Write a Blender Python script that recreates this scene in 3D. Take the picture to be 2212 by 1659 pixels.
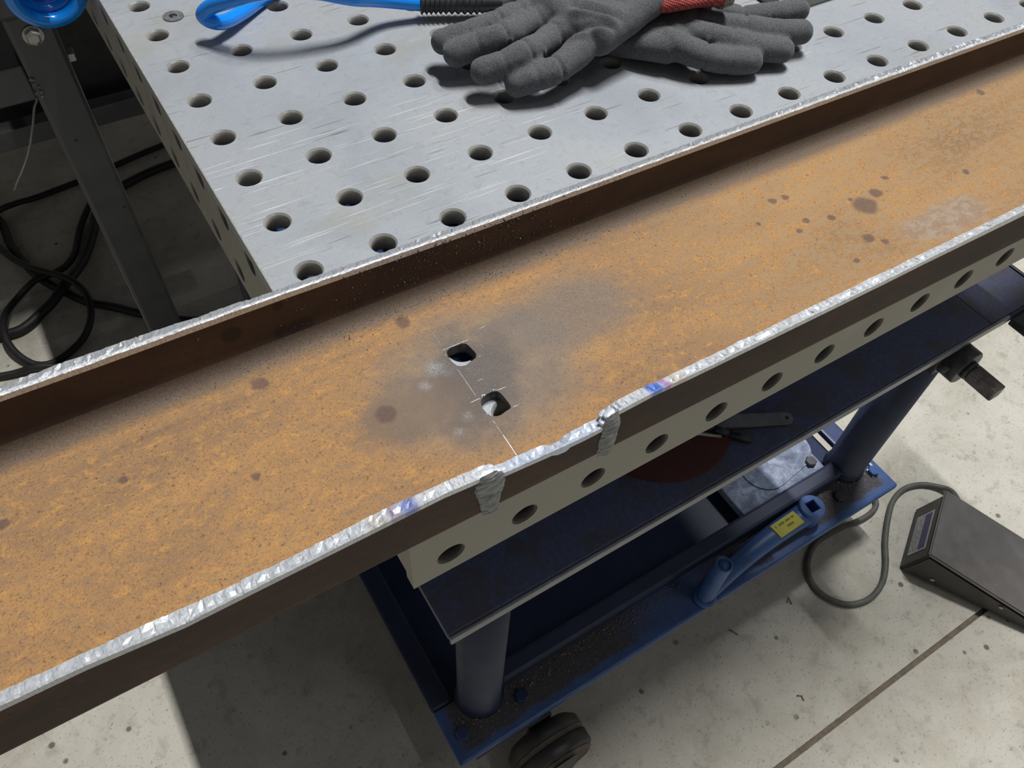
import bpy, bmesh, math, random
from mathutils import Vector, Matrix, noise

# ------------------------------------------------------------------ clear
for o in list(bpy.data.objects):
    bpy.data.objects.remove(o, do_unlink=True)
scn = bpy.context.scene
COL = scn.collection
random.seed(7)
TOP = 0.9          # height of the table top above the floor

# ------------------------------------------------------------------ camera
RM = ((0.8497, -0.5253, 0.0451), (-0.3957, -0.6920, -0.6038), (0.3484, 0.4952, -0.7959))
cam_data = bpy.data.cameras.new('camera')
cam = bpy.data.objects.new('camera', cam_data)
COL.objects.link(cam)
rx, ry, rz = (Vector(r) for r in RM)
m = Matrix((rx, -ry, -rz)).transposed().to_4x4()
m = m.to_quaternion().to_matrix().to_4x4()
m.translation = Vector((-0.0919, -0.3535, 0.3513 + TOP))
cam.matrix_world = m
cam_data.sensor_width = 36.0
cam_data.lens = 1731.19 / 2212.0 * 36.0
cam_data.clip_start = 0.01
cam_data.clip_end = 60
scn.camera = cam

# ------------------------------------------------------------------ world, lights, exposure
world = bpy.data.worlds.new('shop_air')
scn.world = world
world.use_nodes = True
bg = world.node_tree.nodes['Background']
bg.inputs['Color'].default_value = (0.93, 0.97, 1.0, 1)
bg.inputs['Strength'].default_value = 0.022

def strip(name, x, y, z, lx, ly, power, col):
    d = bpy.data.lights.new(name, 'AREA')
    d.shape = 'RECTANGLE'
    d.size = lx; d.size_y = ly
    d.energy = power; d.color = col
    o = bpy.data.objects.new(name, d)
    o.location = (x, y, z)
    COL.objects.link(o)
    return o
strip('high_bay_light', 2.05, 0.65, TOP + 7.0, 0.11, 2.3, 490, (1.0, 0.985, 0.96))
strip('high_bay_light', 2.05, -3.0, TOP + 7.0, 0.11, 2.5, 24, (0.95, 0.98, 1.0))
side_fill = strip('added_fill_light', 1.9, 0.75, TOP + 3.4, 0.6, 0.5, 32, (0.90, 0.96, 1.0))  # added fill light, no known source; brightens the right-hand side
side_fill.rotation_euler = (Vector((1.9, 0.75, 3.4)) - Vector((0.9, 0.1, 0.0))).to_track_quat('Z', 'Y').to_euler()

vs = scn.view_settings
vs.view_transform = 'Standard'
vs.look = 'None'
vs.exposure = 0.15
vs.gamma = 1.0
vs.use_curve_mapping = False

# ------------------------------------------------------------------ node helpers
class NT:
    def __init__(self, name):
        self.m = bpy.data.materials.new(name)
        self.m.use_nodes = True
        self.t = self.m.node_tree
        self.b = self.t.nodes['Principled BSDF']
    def n(self, typ, **kw):
        nd = self.t.nodes.new(typ)
        for k, v in kw.items():
            setattr(nd, k, v)
        return nd
    def l(self, a, b):
        self.t.links.new(a, b)
    def put(self, sock, v):
        if hasattr(v, 'is_linked') or isinstance(v, bpy.types.NodeSocket):
            self.l(v, sock)
        else:
            sock.default_value = v
    def pos(self):
        return self.n('ShaderNodeNewGeometry').outputs['Position']
    def objc(self):
        return self.n('ShaderNodeTexCoord').outputs['Object']
    def scale(self, vec, s):
        nd = self.n('ShaderNodeMapping')
        self.l(vec, nd.inputs['Vector'])
        nd.inputs['Scale'].default_value = s
        return nd.outputs[0]
    def noise(self, vec, sc, det=4, rough=0.6, dist=0.0):
        nd = self.n('ShaderNodeTexNoise')
        self.l(vec, nd.inputs['Vector'])
        nd.inputs['Scale'].default_value = sc
        nd.inputs['Detail'].default_value = det
        nd.inputs['Roughness'].default_value = rough
        nd.inputs['Distortion'].default_value = dist
        return nd.outputs['Fac']
    def voro(self, vec, sc):
        nd = self.n('ShaderNodeTexVoronoi')
        self.l(vec, nd.inputs['Vector'])
        nd.inputs['Scale'].default_value = sc
        return nd.outputs['Distance']
    def ramp(self, fac, stops):
        nd = self.n('ShaderNodeValToRGB')
        self.l(fac, nd.inputs['Fac'])
        e = nd.color_ramp.elements
        while len(e) < len(stops):
            e.new(0.5)
        for el, (p, c) in zip(e, stops):
            el.position = p
            el.color = (*c, 1) if len(c) == 3 else c
        return nd.outputs['Color']
    def rng(self, v, a, b, c=0.0, d=1.0, smooth=True):
        nd = self.n('ShaderNodeMapRange')
        nd.interpolation_type = 'SMOOTHSTEP' if smooth else 'LINEAR'
        self.put(nd.inputs['Value'], v)
        for i, x in zip((1, 2, 3, 4), (a, b, c, d)):
            nd.inputs[i].default_value = x
        return nd.outputs[0]
    def math(self, op, a, b=0.0):
        nd = self.n('ShaderNodeMath', operation=op)
        self.put(nd.inputs[0], a); self.put(nd.inputs[1], b)
        return nd.outputs[0]
    def mix(self, f, a, b, mode='MIX'):
        nd = self.n('ShaderNodeMix', data_type='RGBA', blend_type=mode)
        self.put(nd.inputs[0], f)
        for s, v in ((nd.inputs[6], a), (nd.inputs[7], b)):
            if isinstance(v, tuple) and len(v) == 3:
                v = (*v, 1)
            self.put(s, v)
        return nd.outputs[2]
    def sep(self, vec):
        nd = self.n('ShaderNodeSeparateXYZ')
        self.l(vec, nd.inputs[0])
        return nd.outputs
    def bump(self, h, strength=0.3, dist=0.001):
        nd = self.n('ShaderNodeBump')
        nd.inputs['Strength'].default_value = strength
        nd.inputs['Distance'].default_value = dist
        self.l(h, nd.inputs['Height'])
        self.l(nd.outputs[0], self.b.inputs['Normal'])
    def set(self, **kw):
        names = dict(color='Base Color', rough='Roughness', metal='Metallic', spec='Specular IOR Level', sheen='Sheen Weight', coat='Coat Weight')
        for k, v in kw.items():
            s = self.b.inputs[names[k]]
            if isinstance(v, tuple) and len(v) == 3:
                v = (*v, 1)
            self.put(s, v)
        return self.m

def simple(name, col, rough=0.5, metal=0.0, var=0.15, sc=80, bump=0.0, spec=0.5):
    t = NT(name)
    p = t.objc()
    n = t.noise(p, sc, 4, 0.65)
    lo = tuple(c * (1 - var) for c in col); hi = tuple(min(1, c * (1 + var)) for c in col)
    t.set(color=t.ramp(n, [(0.3, lo), (0.7, hi)]), metal=metal, spec=spec,
          rough=t.rng(n, 0.3, 0.7, max(0.05, rough - 0.08), min(1, rough + 0.08)))
    if bump:
        t.bump(n, bump, 0.0006)
    return t.m

# ---- concrete
def mat_concrete():
    t = NT('concrete')
    p = t.pos()
    n1 = t.noise(p, 5, 6, 0.65, 0.4)
    n2 = t.noise(p, 38, 5, 0.6, 0.3)
    n3 = t.noise(p, 220, 3, 0.6)
    c = t.ramp(n1, [(0.28, (0.40, 0.37, 0.30)), (0.5, (0.55, 0.525, 0.455)), (0.75, (0.66, 0.635, 0.565))])
    c = t.mix(t.rng(n2, 0.52, 0.72, 0, 0.45), c, (0.27, 0.25, 0.20))
    c = t.mix(t.rng(n2, 0.25, 0.42, 0.35, 0), c, (0.66, 0.64, 0.58))
    c = t.mix(t.rng(n3, 0.57, 0.72, 0, 0.6), c, (0.17, 0.155, 0.125))
    v = t.voro(p, 22)
    sp = t.math('MULTIPLY', t.rng(v, 0.07, 0.13, 1, 0), t.rng(n1, 0.46, 0.54, 0, 0.85))
    c = t.mix(sp, c, (0.10, 0.09, 0.07))
    v2 = t.voro(t.scale(p, (1, 1.6, 1)), 60)
    sp2 = t.math('MULTIPLY', t.rng(v2, 0.06, 0.14, 1, 0), t.rng(n2, 0.5, 0.6, 0, 0.6))
    c = t.mix(sp2, c, (0.16, 0.14, 0.11))
    t.set(color=c, rough=0.8, spec=0.3)
    t.bump(n3, 0.25, 0.002)
    return t.m

# ---- machined plate steel of the table
def mat_steel():
    t = NT('ground_steel')
    p = t.pos()
    n1 = t.noise(p, 7, 5, 0.6, 0.5)
    n2 = t.noise(p, 110, 6, 0.75, 0.3)
    n3 = t.noise(p, 900, 3, 0.7)
    c = t.ramp(n1, [(0.3, (0.325, 0.35, 0.385)), (0.5, (0.39, 0.415, 0.45)), (0.68, (0.42, 0.425, 0.42))])
    c = t.mix(t.rng(n2, 0.46, 0.68, 0, 0.5), c, (0.25, 0.26, 0.28))
    c = t.mix(t.rng(n2, 0.30, 0.42, 0.4, 0), c, (0.50, 0.53, 0.57))
    c = t.mix(t.rng(n3, 0.36, 0.44, 0.35, 0), c, (0.22, 0.23, 0.25))
    c = t.mix(t.rng(n3, 0.62, 0.75, 0, 0.35), c, (0.55, 0.56, 0.58))
    # yellowish old oil stains
    c = t.mix(t.rng(t.noise(p, 12, 4, 0.6), 0.56, 0.72, 0, 0.4), c, (0.32, 0.30, 0.22))
    # long fine scratches mostly along the table's length, in a worn belt near the left front corner
    def scratches(rot, sx, sy, lo, hi):
        mp = t.n('ShaderNodeMapping')
        t.l(p, mp.inputs['Vector'])
        mp.inputs['Rotation'].default_value = (0, 0, rot)
        mp.inputs['Scale'].default_value = (sx, sy, 1)
        return t.rng(t.noise(mp.outputs[0], 1, 2, 0.5), lo, hi, 0, 1)
    xyz = t.sep(p)
    belt = t.math('MULTIPLY', t.rng(xyz[1], -0.02, 0.05, 0, 1), t.rng(xyz[1], 0.10, 0.17, 1, 0))
    belt = t.math('MULTIPLY', belt, t.rng(xyz[0], 0.12, 0.30, 1, 0.12))
    s1 = t.math('MULTIPLY', scratches(0.03, 14, 700, 0.63, 0.70), belt)
    s1b = t.math('MULTIPLY', scratches(0.05, 14, 420, 0.72, 0.77), 0.4)
    c = t.mix(t.math('MULTIPLY', s1, 0.6), c, (0.80, 0.82, 0.85))
    c = t.mix(s1b, c, (0.80, 0.82, 0.84))
    s2 = scratches(1.25, 16, 420, 0.67, 0.73)
    s3 = scratches(2.2, 18, 420, 0.69, 0.75)
    c = t.mix(t.math('MULTIPLY', s2, 0.7), c, (0.12, 0.12, 0.12))
    c = t.mix(t.math('MULTIPLY', s3, 0.45), c, (0.14, 0.14, 0.14))
    t.set(color=c, metal=0.2, rough=t.rng(n2, 0.3, 0.7, 0.42, 0.62), spec=0.5)
    t.bump(n3, 0.12, 0.0004)
    return t.m

SPOTS = [(0.3433, -0.1292, .0098), (0.3594, -0.1234, .0050), (0.3386, -0.1197, .002), (0.3006, -0.0968, .003), (0.2904, -0.0955, .003),
         (0.2965, -0.1208, .0033), (0.3142, -0.1264, .003), (0.3209, -0.1529, .0046), (0.328, -0.1603, .003), (0.2981, -0.1645, .0025),
         (0.3784, -0.1153, .003), (0.435, -0.1385, .003), (0.5277, -0.0777, .004), (-0.0574, -0.0726, .0056), (0.0279, -0.0708, .0052),
         (-0.0083, -0.1234, .0068), (-0.1348, -0.0956, .0028), (-0.0792, -0.125, .0028), (-0.1889, -0.0917, .0035), (0.2671, -0.1082, .002), (0.2853, -0.1258, .0025)]
def mat_rust_web():
    t = NT('rusted_plate')
    p = t.pos()
    st = t.scale(p, (0.45, 1.5, 1.0))
    n1 = t.noise(st, 16, 5, 0.6, 0.6)
    n2 = t.noise(t.scale(p, (0.75, 1.15, 1)), 175, 6, 0.72, 0.4)
    n3 = t.noise(p, 520, 4, 0.7)
    n4 = t.noise(p, 1600, 2, 0.6)
    c = t.ramp(n1, [(0.25, (0.20, 0.120, 0.066)), (0.42, (0.31, 0.180, 0.088)), (0.56, (0.39, 0.215, 0.090)), (0.75, (0.47, 0.262, 0.098))])
    c = t.mix(t.rng(n2, 0.50, 0.66, 0, 0.75), c, (0.53, 0.275, 0.082))
    c = t.mix(t.rng(n2, 0.34, 0.47, 0.6, 0), c, (0.25, 0.170, 0.108))
    n5 = t.noise(p, 950, 5, 0.75)
    c = t.mix(t.rng(n5, 0.50, 0.66, 0, 0.6), c, (0.17, 0.098, 0.056))
    c = t.mix(t.rng(n5, 0.30, 0.44, 0.4, 0), c, (0.60, 0.345, 0.125))
    c = t.mix(t.rng(n3, 0.57, 0.70, 0, 0.8), c, (0.10, 0.052, 0.03))
    xyz = t.sep(p)
    # paler, greyer tone on the right-hand length
    c = t.mix(t.math('MULTIPLY', t.rng(xyz[0], 0.10, 0.30, 0, 0.6), t.rng(n2, 0.46, 0.56, 1, 0)), c, (0.40, 0.265, 0.135))
    c = t.mix(t.rng(n5, 0.54, 0.68, 0, 0.45), c, (0.17, 0.10, 0.06))
    # grey scale plus painted-in shade of the rolled corner along the far flange
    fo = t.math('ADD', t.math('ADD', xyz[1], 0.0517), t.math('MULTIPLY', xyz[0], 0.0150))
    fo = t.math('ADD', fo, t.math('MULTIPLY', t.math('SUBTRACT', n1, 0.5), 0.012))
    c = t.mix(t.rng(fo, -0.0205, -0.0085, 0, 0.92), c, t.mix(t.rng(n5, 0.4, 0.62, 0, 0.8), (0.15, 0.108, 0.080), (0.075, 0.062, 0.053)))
    def dist(cx, cy, sx, sy, src=None):
        nd = t.n('ShaderNodeVectorMath', operation='DISTANCE')
        mp = t.n('ShaderNodeMapping')
        t.l(src or p, mp.inputs['Vector'])
        mp.inputs['Scale'].default_value = (sx, sy, 0)
        t.l(mp.outputs[0], nd.inputs[0])
        nd.inputs[1].default_value = (cx * sx, cy * sy, 0)
        return nd.outputs['Value']
    # wandering coordinates so that stains get uneven outlines
    nv = t.n('ShaderNodeTexNoise'); t.l(p, nv.inputs['Vector']); nv.inputs['Scale'].default_value = 120; nv.inputs['Detail'].default_value = 3
    off = t.n('ShaderNodeVectorMath', operation='MULTIPLY_ADD')
    t.l(nv.outputs['Color'], off.inputs[0]); off.inputs[1].default_value = (.005, .005, 0)
    sub = t.n('ShaderNodeVectorMath', operation='SUBTRACT'); t.l(p, sub.inputs[0]); sub.inputs[1].default_value = (.0025, .0025, 0)
    t.l(sub.outputs[0], off.inputs[2])
    wp = off.outputs[0]
    nw = t.noise(p, 24, 5, 0.65)
    # heat-greyed, wire-brushed area round the two slots
    d = t.math('ADD', dist(0.050, -0.124, 1.0, 1.35), t.math('MULTIPLY', nw, 0.060))
    g = t.rng(d, 0.066, 0.112, 0.92, 0)
    grey = t.ramp(nw, [(0.3, (0.16, 0.13, 0.11)), (0.5, (0.245, 0.19, 0.145)), (0.72, (0.34, 0.245, 0.15))])
    grey = t.mix(t.rng(n5, 0.52, 0.68, 0, 0.6), grey, (0.12, 0.09, 0.075))
    grey = t.mix(t.rng(n3, 0.58, 0.70, 0, 0.5), grey, (0.13, 0.10, 0.085))
    c = t.mix(g, c, grey)
    d1 = t.math('ADD', dist(0.046, -0.120, 1.15, 0.95), t.math('MULTIPLY', nw, 0.03))
    c = t.mix(t.rng(d1, 0.030, 0.054, 0.85, 0), c, t.mix(t.rng(n5, 0.45, 0.65, 0, 0.7), (0.135, 0.118, 0.112), (0.085, 0.075, 0.07)))
    d2 = t.math('ADD', dist(0.118, -0.112, 1.0, 1.5), t.math('MULTIPLY', nw, 0.05))
    c = t.mix(t.rng(d2, 0.045, 0.085, 0.75, 0), c, t.mix(t.rng(n5, 0.45, 0.65, 0, 0.7), (0.215, 0.175, 0.145), (0.12, 0.10, 0.085)))
    d3 = t.math('ADD', dist(0.003, -0.128, 0.8, 1.3), t.math('MULTIPLY', nw, 0.05))
    c = t.mix(t.rng(d3, 0.038, 0.058, 0.65, 0), c, (0.17, 0.125, 0.095))
    d4 = t.math('ADD', dist(0.385, -0.165, 0.6, 1.6), t.math('MULTIPLY', nw, 0.03))
    c = t.mix(t.rng(d4, 0.03, 0.042, 0.65, 0), c, t.mix(t.rng(n2, 0.4, 0.6, 0, 1), (0.36, 0.30, 0.255), (0.24, 0.185, 0.15)))
    # pale chalk-like smears beside the slots
    for cx, cy, r in ((0.028, -0.110, .013), (0.018, -0.117, .007), (0.027, -0.146, .006), (0.019, -0.152, .005)):
        dd = t.math('ADD', dist(cx, cy, 1, 1, wp), t.math('MULTIPLY', n2, r * 1.4))
        c = t.mix(t.math('MULTIPLY', t.rng(dd, r * 0.3, r * 1.5, 0.75, 0), t.rng(n5, 0.42, 0.60, 0.15, 1)), c, (0.46, 0.50, 0.56))
    # drops and burn marks
    for cx, cy, r in SPOTS:
        c = t.mix(t.rng(dist(cx, cy, 1.0, 1.0, wp), r * 0.6, r * 1.1, 0.75, 0), c, t.mix(t.rng(n5, 0.4, 0.65, 0, 0.6), (0.125, 0.075, 0.066), (0.075, 0.045, 0.042)))
    spark = t.rng(t.noise(p, 2300, 1, 0.5), 0.80, 0.84, 0, 1)
    t.set(color=c, rough=0.72, spec=0.35)
    hb = t.math('ADD', t.math('MULTIPLY', n3, 0.7), t.math('MULTIPLY', n4, 0.3))
    t.bump(hb, 0.35, 0.0007)
    return t.m

def mat_rust_face():
    t = NT('mill_scale')
    p = t.pos()
    n1 = t.noise(t.scale(p, (0.5, 1, 1.4)), 22, 5, 0.65, 0.5)
    n2 = t.noise(p, 300, 4, 0.7)
    c = t.ramp(n1, [(0.28, (0.056, 0.039, 0.033)), (0.5, (0.078, 0.052, 0.040)), (0.72, (0.115, 0.068, 0.045))])
    c = t.mix(t.rng(n2, 0.56, 0.70, 0, 0.6), c, (0.05, 0.038, 0.032))
    c = t.mix(t.rng(t.noise(p, 60, 4, 0.7), 0.60, 0.72, 0, 0.35), c, (0.15, 0.085, 0.048))
    for cx, cz, r in ((-0.0243, 0.0133, .009), (-0.0346, 0.0151, .006), (-0.0334, 0.0348, .004), (-0.0603, 0.0267, .007)):
        nd = t.n('ShaderNodeVectorMath', operation='DISTANCE')
        mp = t.n('ShaderNodeMapping'); t.l(p, mp.inputs['Vector']); mp.inputs['Scale'].default_value = (1, 0, 1)
        t.l(mp.outputs[0], nd.inputs[0]); nd.inputs[1].default_value = (cx, 0, cz + TOP)
        c = t.mix(t.math('MULTIPLY', t.rng(nd.outputs['Value'], r * 0.6, r, 0.75, 0), t.rng(t.sep(p)[1], -0.12, -0.10, 0, 1)), c, (0.04, 0.03, 0.03))
    t.set(color=c, rough=0.7, spec=0.2)
    t.bump(n2, 0.3, 0.0006)
    return t.m

def mat_cut():
    t = NT('torch_cut_steel')
    p = t.pos()
    n = t.noise(t.scale(p, (3.2, 0.8, 0.8)), 420, 4, 0.65)
    n2 = t.noise(p, 90, 3, 0.6)
    xyz = t.sep(p)
    c = t.ramp(n, [(0.33, (0.50, 0.53, 0.58)), (0.5, (0.80, 0.83, 0.88)), (0.68, (0.95, 0.97, 1.0))])
    c = t.mix(t.rng(n2, 0.5, 0.7, 0, 0.25), c, (0.55, 0.57, 0.60))
    off = t.math('ADD', t.math('ADD', xyz[1], 0.0517), t.math('MULTIPLY', xyz[0], 0.0150))
    c = t.mix(t.math('MULTIPLY', t.rng(off, 0.0012, 0.0026, 0, 0.75), t.rng(xyz[1], -0.16, -0.15, 0, 1)), c, (0.26, 0.27, 0.29))
    c = t.mix(t.math('MULTIPLY', t.rng(xyz[0], -0.10, 0.0, 0.5, 0), t.rng(xyz[1], -0.16, -0.15, 1, 0)), c, (0.42, 0.44, 0.47))
    # blue and straw temper colours beside the two welds
    def band(x0, w):
        return t.rng(t.math('ABSOLUTE', t.math('SUBTRACT', xyz[0], x0)), w * 0.3, w, 1, 0)
    near = t.rng(xyz[1], -0.17, -0.16, 1, 0)
    for x0, w, col, k in ((0.104, .006, (0.06, 0.22, 0.85), .85), (0.1105, .003, (0.42, 0.16, 0.55), .7), (0.118, .006, (0.62, 0.48, 0.30), .4),
                          (-0.030, .006, (0.10, 0.16, 0.50), .75), (-0.037, .004, (0.33, 0.22, 0.36), .6), (-0.045, .006, (0.5, 0.42, 0.3), .4), (0.045, .05, (0.55, 0.66, 0.90), .45)):
        c = t.mix(t.math('MULTIPLY', t.math('MULTIPLY', band(x0, w), near), k), c, col)
    t.set(color=c, metal=0.25, rough=0.32, spec=0.7)
    t.bump(n, 0.5, 0.0006)
    return t.m

def mat_weld():
    t = NT('weld_bead')
    p = t.pos()
    n = t.noise(t.scale(p, (0.5, 1, 2.6)), 260, 4, 0.6, 0.8)
    c = t.ramp(n, [(0.3, (0.13, 0.14, 0.15)), (0.55, (0.31, 0.325, 0.33)), (0.75, (0.50, 0.53, 0.54))])
    t.set(color=c, metal=0.3, rough=0.5)
    t.bump(n, 0.6, 0.0008)
    return t.m

def mat_blue(name, dirt=0.0, base=(0.036, 0.080, 0.235), rough=0.38):
    t = NT(name)
    p = t.pos()
    n1 = t.noise(p, 30, 5, 0.65, 0.3)
    n2 = t.noise(p, 240, 4, 0.7)
    c = t.ramp(n1, [(0.3, tuple(v * 0.8 for v in base)), (0.7, tuple(v * 1.2 for v in base))])
    c = t.mix(t.rng(n2, 0.64, 0.78, 0, 0.35), c, (0.22, 0.30, 0.48))
    r = rough
    if dirt:
        xyz = t.sep(p)
        nn = t.noise(p, 16, 5, 0.7, 0.4)
        # grime lies on the strip but has been rubbed off along the outer edge
        edge = t.math('ADD', t.rng(xyz[1], -0.149, -0.122, 0, 1), t.math('MULTIPLY', t.math('SUBTRACT', nn, 0.5), 2.0))
        ex = t.rng(xyz[0], 0.022, 0.040, 0, 1)
        ex2 = t.rng(xyz[0], 0.835, 0.815, 0, 1)
        f = t.math('MULTIPLY', t.math('MULTIPLY', t.rng(edge, 0.25, 0.75, 0, dirt), ex), ex2)
        bare = t.rng(t.math('ABSOLUTE', t.math('SUBTRACT', xyz[0], 0.40)), 0.03, 0.12, 0.25, 1)
        f = t.math('MULTIPLY', f, bare)
        dcol = t.ramp(n2, [(0.3, (0.055, 0.050, 0.050)), (0.6, (0.105, 0.092, 0.082)), (0.75, (0.20, 0.175, 0.14))])
        c = t.mix(f, c, dcol)
        r = t.rng(f, 0, 1, rough, 0.85)
    t.set(color=c, rough=r, spec=0.5)
    t.bump(n2, 0.1, 0.0005)
    return t.m

def mat_shelf():
    t = NT('blue_paint_scuffed')
    p = t.pos()
    n = t.noise(p, 26, 5, 0.7, 0.5); n2 = t.noise(p, 240, 4, 0.7)
    c = t.ramp(n2, [(0.3, (0.075, 0.084, 0.135)), (0.7, (0.115, 0.13, 0.21))])
    c = t.mix(t.rng(n, 0.46, 0.62, 0, 0.8), c, (0.095, 0.085, 0.085))
    t.set(color=c, rough=0.5, spec=0.4)
    return t.m

def mat_galv():
    t = NT('worn_blue_grey_plate')
    p = t.pos()
    n = t.noise(p, 45, 5, 0.7, 0.6)
    n2 = t.noise(p, 260, 3, 0.6)
    c = t.ramp(n, [(0.3, (0.10, 0.12, 0.18)), (0.5, (0.21, 0.25, 0.36)), (0.7, (0.42, 0.47, 0.60))])
    c = t.mix(t.rng(n2, 0.55, 0.7, 0, 0.5), c, (0.10, 0.10, 0.11))
    t.set(color=c, rough=0.6, spec=0.4)
    return t.m

def mat_glove():
    t = NT('foam_nitrile')
    p = t.objc()
    n = t.noise(p, 900, 3, 0.7)
    n2 = t.noise(p, 60, 4, 0.6)
    n3 = t.noise(p, 2200, 1, 0.5)
    c = t.ramp(n, [(0.3, (0.060, 0.062, 0.068)), (0.55, (0.115, 0.118, 0.127)), (0.75, (0.20, 0.205, 0.22))])
    c = t.mix(t.rng(n2, 0.5, 0.7, 0, 0.35), c, (0.145, 0.135, 0.13))
    c = t.mix(t.rng(n3, 0.74, 0.80, 0, 0.8), c, (0.45, 0.46, 0.48))
    t.set(color=c, rough=0.85, spec=0.25, sheen=0.15)
    t.bump(n, 0.5, 0.0008)
    return t.m

def mat_knit(name, ca, cb):
    t = NT(name)
    p = t.objc()
    w = t.n('ShaderNodeTexWave'); w.wave_type = 'BANDS'; w.bands_direction = 'DIAGONAL'
    t.l(p, w.inputs['Vector']); w.inputs['Scale'].default_value = 210; w.inputs['Distortion'].default_value = 2.5
    w2 = t.n('ShaderNodeTexWave'); w2.wave_type = 'BANDS'; w2.bands_direction = 'X'
    t.l(p, w2.inputs['Vector']); w2.inputs['Scale'].default_value = 240; w2.inputs['Distortion'].default_value = 1.5
    h = t.math('MULTIPLY', w.outputs['Fac'], w2.outputs['Fac'])
    t.set(color=t.ramp(h, [(0.1, ca), (0.6, cb)]), rough=0.9, spec=0.2)
    t.bump(h, 0.6, 0.001)
    return t.m

M = {}
M['concrete'] = mat_concrete()
M['wall'] = simple('painted_wall', (0.25, 0.25, 0.25), 0.8, 0, 0.05, 3)
M['joint'] = simple('joint_dirt', (0.19, 0.155, 0.115), 0.9, 0, 0.3, 120)
M['steel'] = mat_steel()
M['steel_side'] = simple('plate_steel_side', (0.33, 0.315, 0.275), 0.55, 0.15, 0.10, 40, 0.1)
M['hole_wall'] = simple('cut_hole_wall', (0.46, 0.44, 0.41), 0.6, 0.2, 0.15, 200)
M['hole_dark'] = simple('shaded_hole_wall', (0.14, 0.13, 0.115), 0.7, 0.1, 0.2, 200)  # darker copy of the hole wall: shade inside the side holes as colour
M['hole_rim'] = simple('chamfer_steel', (0.44, 0.44, 0.41), 0.4, 0.35, 0.1, 200)
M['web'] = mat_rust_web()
M['face'] = mat_rust_face()
M['cut'] = mat_cut()
M['weld'] = mat_weld()
M['scribe'] = simple('scribed_bright_steel', (0.70, 0.72, 0.75), 0.35, 0.4, 0.1, 900)
M['spatter'] = simple('spatter_steel', (0.16, 0.155, 0.15), 0.18, 0.7, 0.4, 900)
M['slot'] = simple('slot_wall', (0.13, 0.12, 0.115), 0.45, 0.4, 0.2, 400)
M['blue'] = mat_blue('blue_paint', 0.0, (0.040, 0.062, 0.165), 0.42)
M['navy'] = mat_blue('blue_paint_dusty_navy', 0.0, (0.030, 0.040, 0.085), 0.45)
M['blue_dirty'] = mat_blue('blue_paint_grimy', 0.92, (0.062, 0.125, 0.32))
M['blue_shelf'] = mat_shelf()
M['blue_handle'] = mat_blue('blue_paint_bright', 0.0, (0.050, 0.125, 0.34), 0.35)
M['blue_dark'] = mat_blue('blue_paint_dark', 0.0, (0.022, 0.036, 0.085), 0.30)
M['lip'] = simple('light_grey_edge', (0.27, 0.28, 0.30), 0.4, 0.1, 0.25, 60)
M['galv'] = mat_galv()
M['dark_steel'] = simple('dark_grey_steel', (0.075, 0.075, 0.08), 0.5, 0.4, 0.3, 60, 0.1)
M['shaft'] = simple('worn_shaft_steel', (0.20, 0.19, 0.18), 0.45, 0.4, 0.35, 120, 0.15)
M['rubber'] = simple('caster_rubber', (0.035, 0.034, 0.033), 0.45, 0, 0.3, 60)
M['rubber_dust'] = simple('dusty_rubber', (0.12, 0.10, 0.08), 0.8, 0, 0.35, 90)
M['zinc'] = simple('zinc_plate', (0.40, 0.40, 0.37), 0.35, 0.6, 0.2, 90)
M['glove'] = mat_glove()
M['cuff'] = mat_knit('red_knit', (0.36, 0.06, 0.055), (0.72, 0.20, 0.18))
M['trim'] = mat_knit('white_knit', (0.35, 0.33, 0.30), (0.75, 0.73, 0.68))
M['hose'] = simple('blue_polyurethane', (0.004, 0.27, 0.95), 0.16, 0, 0.06, 30, 0, 0.7)
M['black_plastic'] = simple('black_plastic', (0.030, 0.032, 0.035), 0.4, 0, 0.2, 60)
M['cable'] = simple('black_cable_rubber', (0.016, 0.016, 0.017), 0.55, 0, 0.3, 60)
M['cord'] = simple('grey_cord_rubber', (0.115, 0.115, 0.10), 0.55, 0, 0.2, 60)
M['pedal'] = simple('dark_brown_enamel', (0.062, 0.056, 0.050), 0.45, 0, 0.15, 60)
M['pedal_top'] = simple('taupe_enamel', (0.185, 0.175, 0.17), 0.42, 0.1, 0.12, 30)
M['label_grey'] = simple('label_silver', (0.42, 0.43, 0.43), 0.4, 0.1, 0.1, 200)
M['label_print'] = simple('label_print_grey', (0.20, 0.22, 0.22), 0.5, 0, 0.3, 700)
M['label_blue'] = simple('label_indigo', (0.060, 0.055, 0.17), 0.4, 0, 0.3, 60)
M['yellow'] = simple('yellow_sticker', (0.62, 0.55, 0.06), 0.5, 0, 0.08, 60)
M['print'] = simple('sticker_print', (0.17, 0.15, 0.02), 0.6, 0, 0.2, 60)
M['rack'] = simple('grey_black_paint', (0.085, 0.088, 0.094), 0.42, 0.1, 0.15, 30)
M['disc'] = simple('brown_red_disc', (0.10, 0.028, 0.020), 0.75, 0, 0.25, 90, 0.2)
M['strap'] = simple('dull_steel', (0.24, 0.235, 0.215), 0.5, 0.3, 0.25, 90, 0.1)
M['white_clip'] = simple('white_plastic', (0.75, 0.80, 0.88), 0.4, 0, 0.03, 60)
M['grit'] = simple('metal_grit', (0.20, 0.175, 0.145), 0.7, 0.1, 0.5, 300)
M['sheet'] = simple('bright_sheet_metal', (0.72, 0.74, 0.78), 0.3, 0.4, 0.05, 30)
M['screw'] = simple('blackened_screw', (0.19, 0.195, 0.205), 0.45, 0.4, 0.2, 300)
M['grey_bar'] = simple('olive_grey_steel', (0.33, 0.33, 0.28), 0.55, 0.2, 0.15, 30, 0.1)

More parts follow.
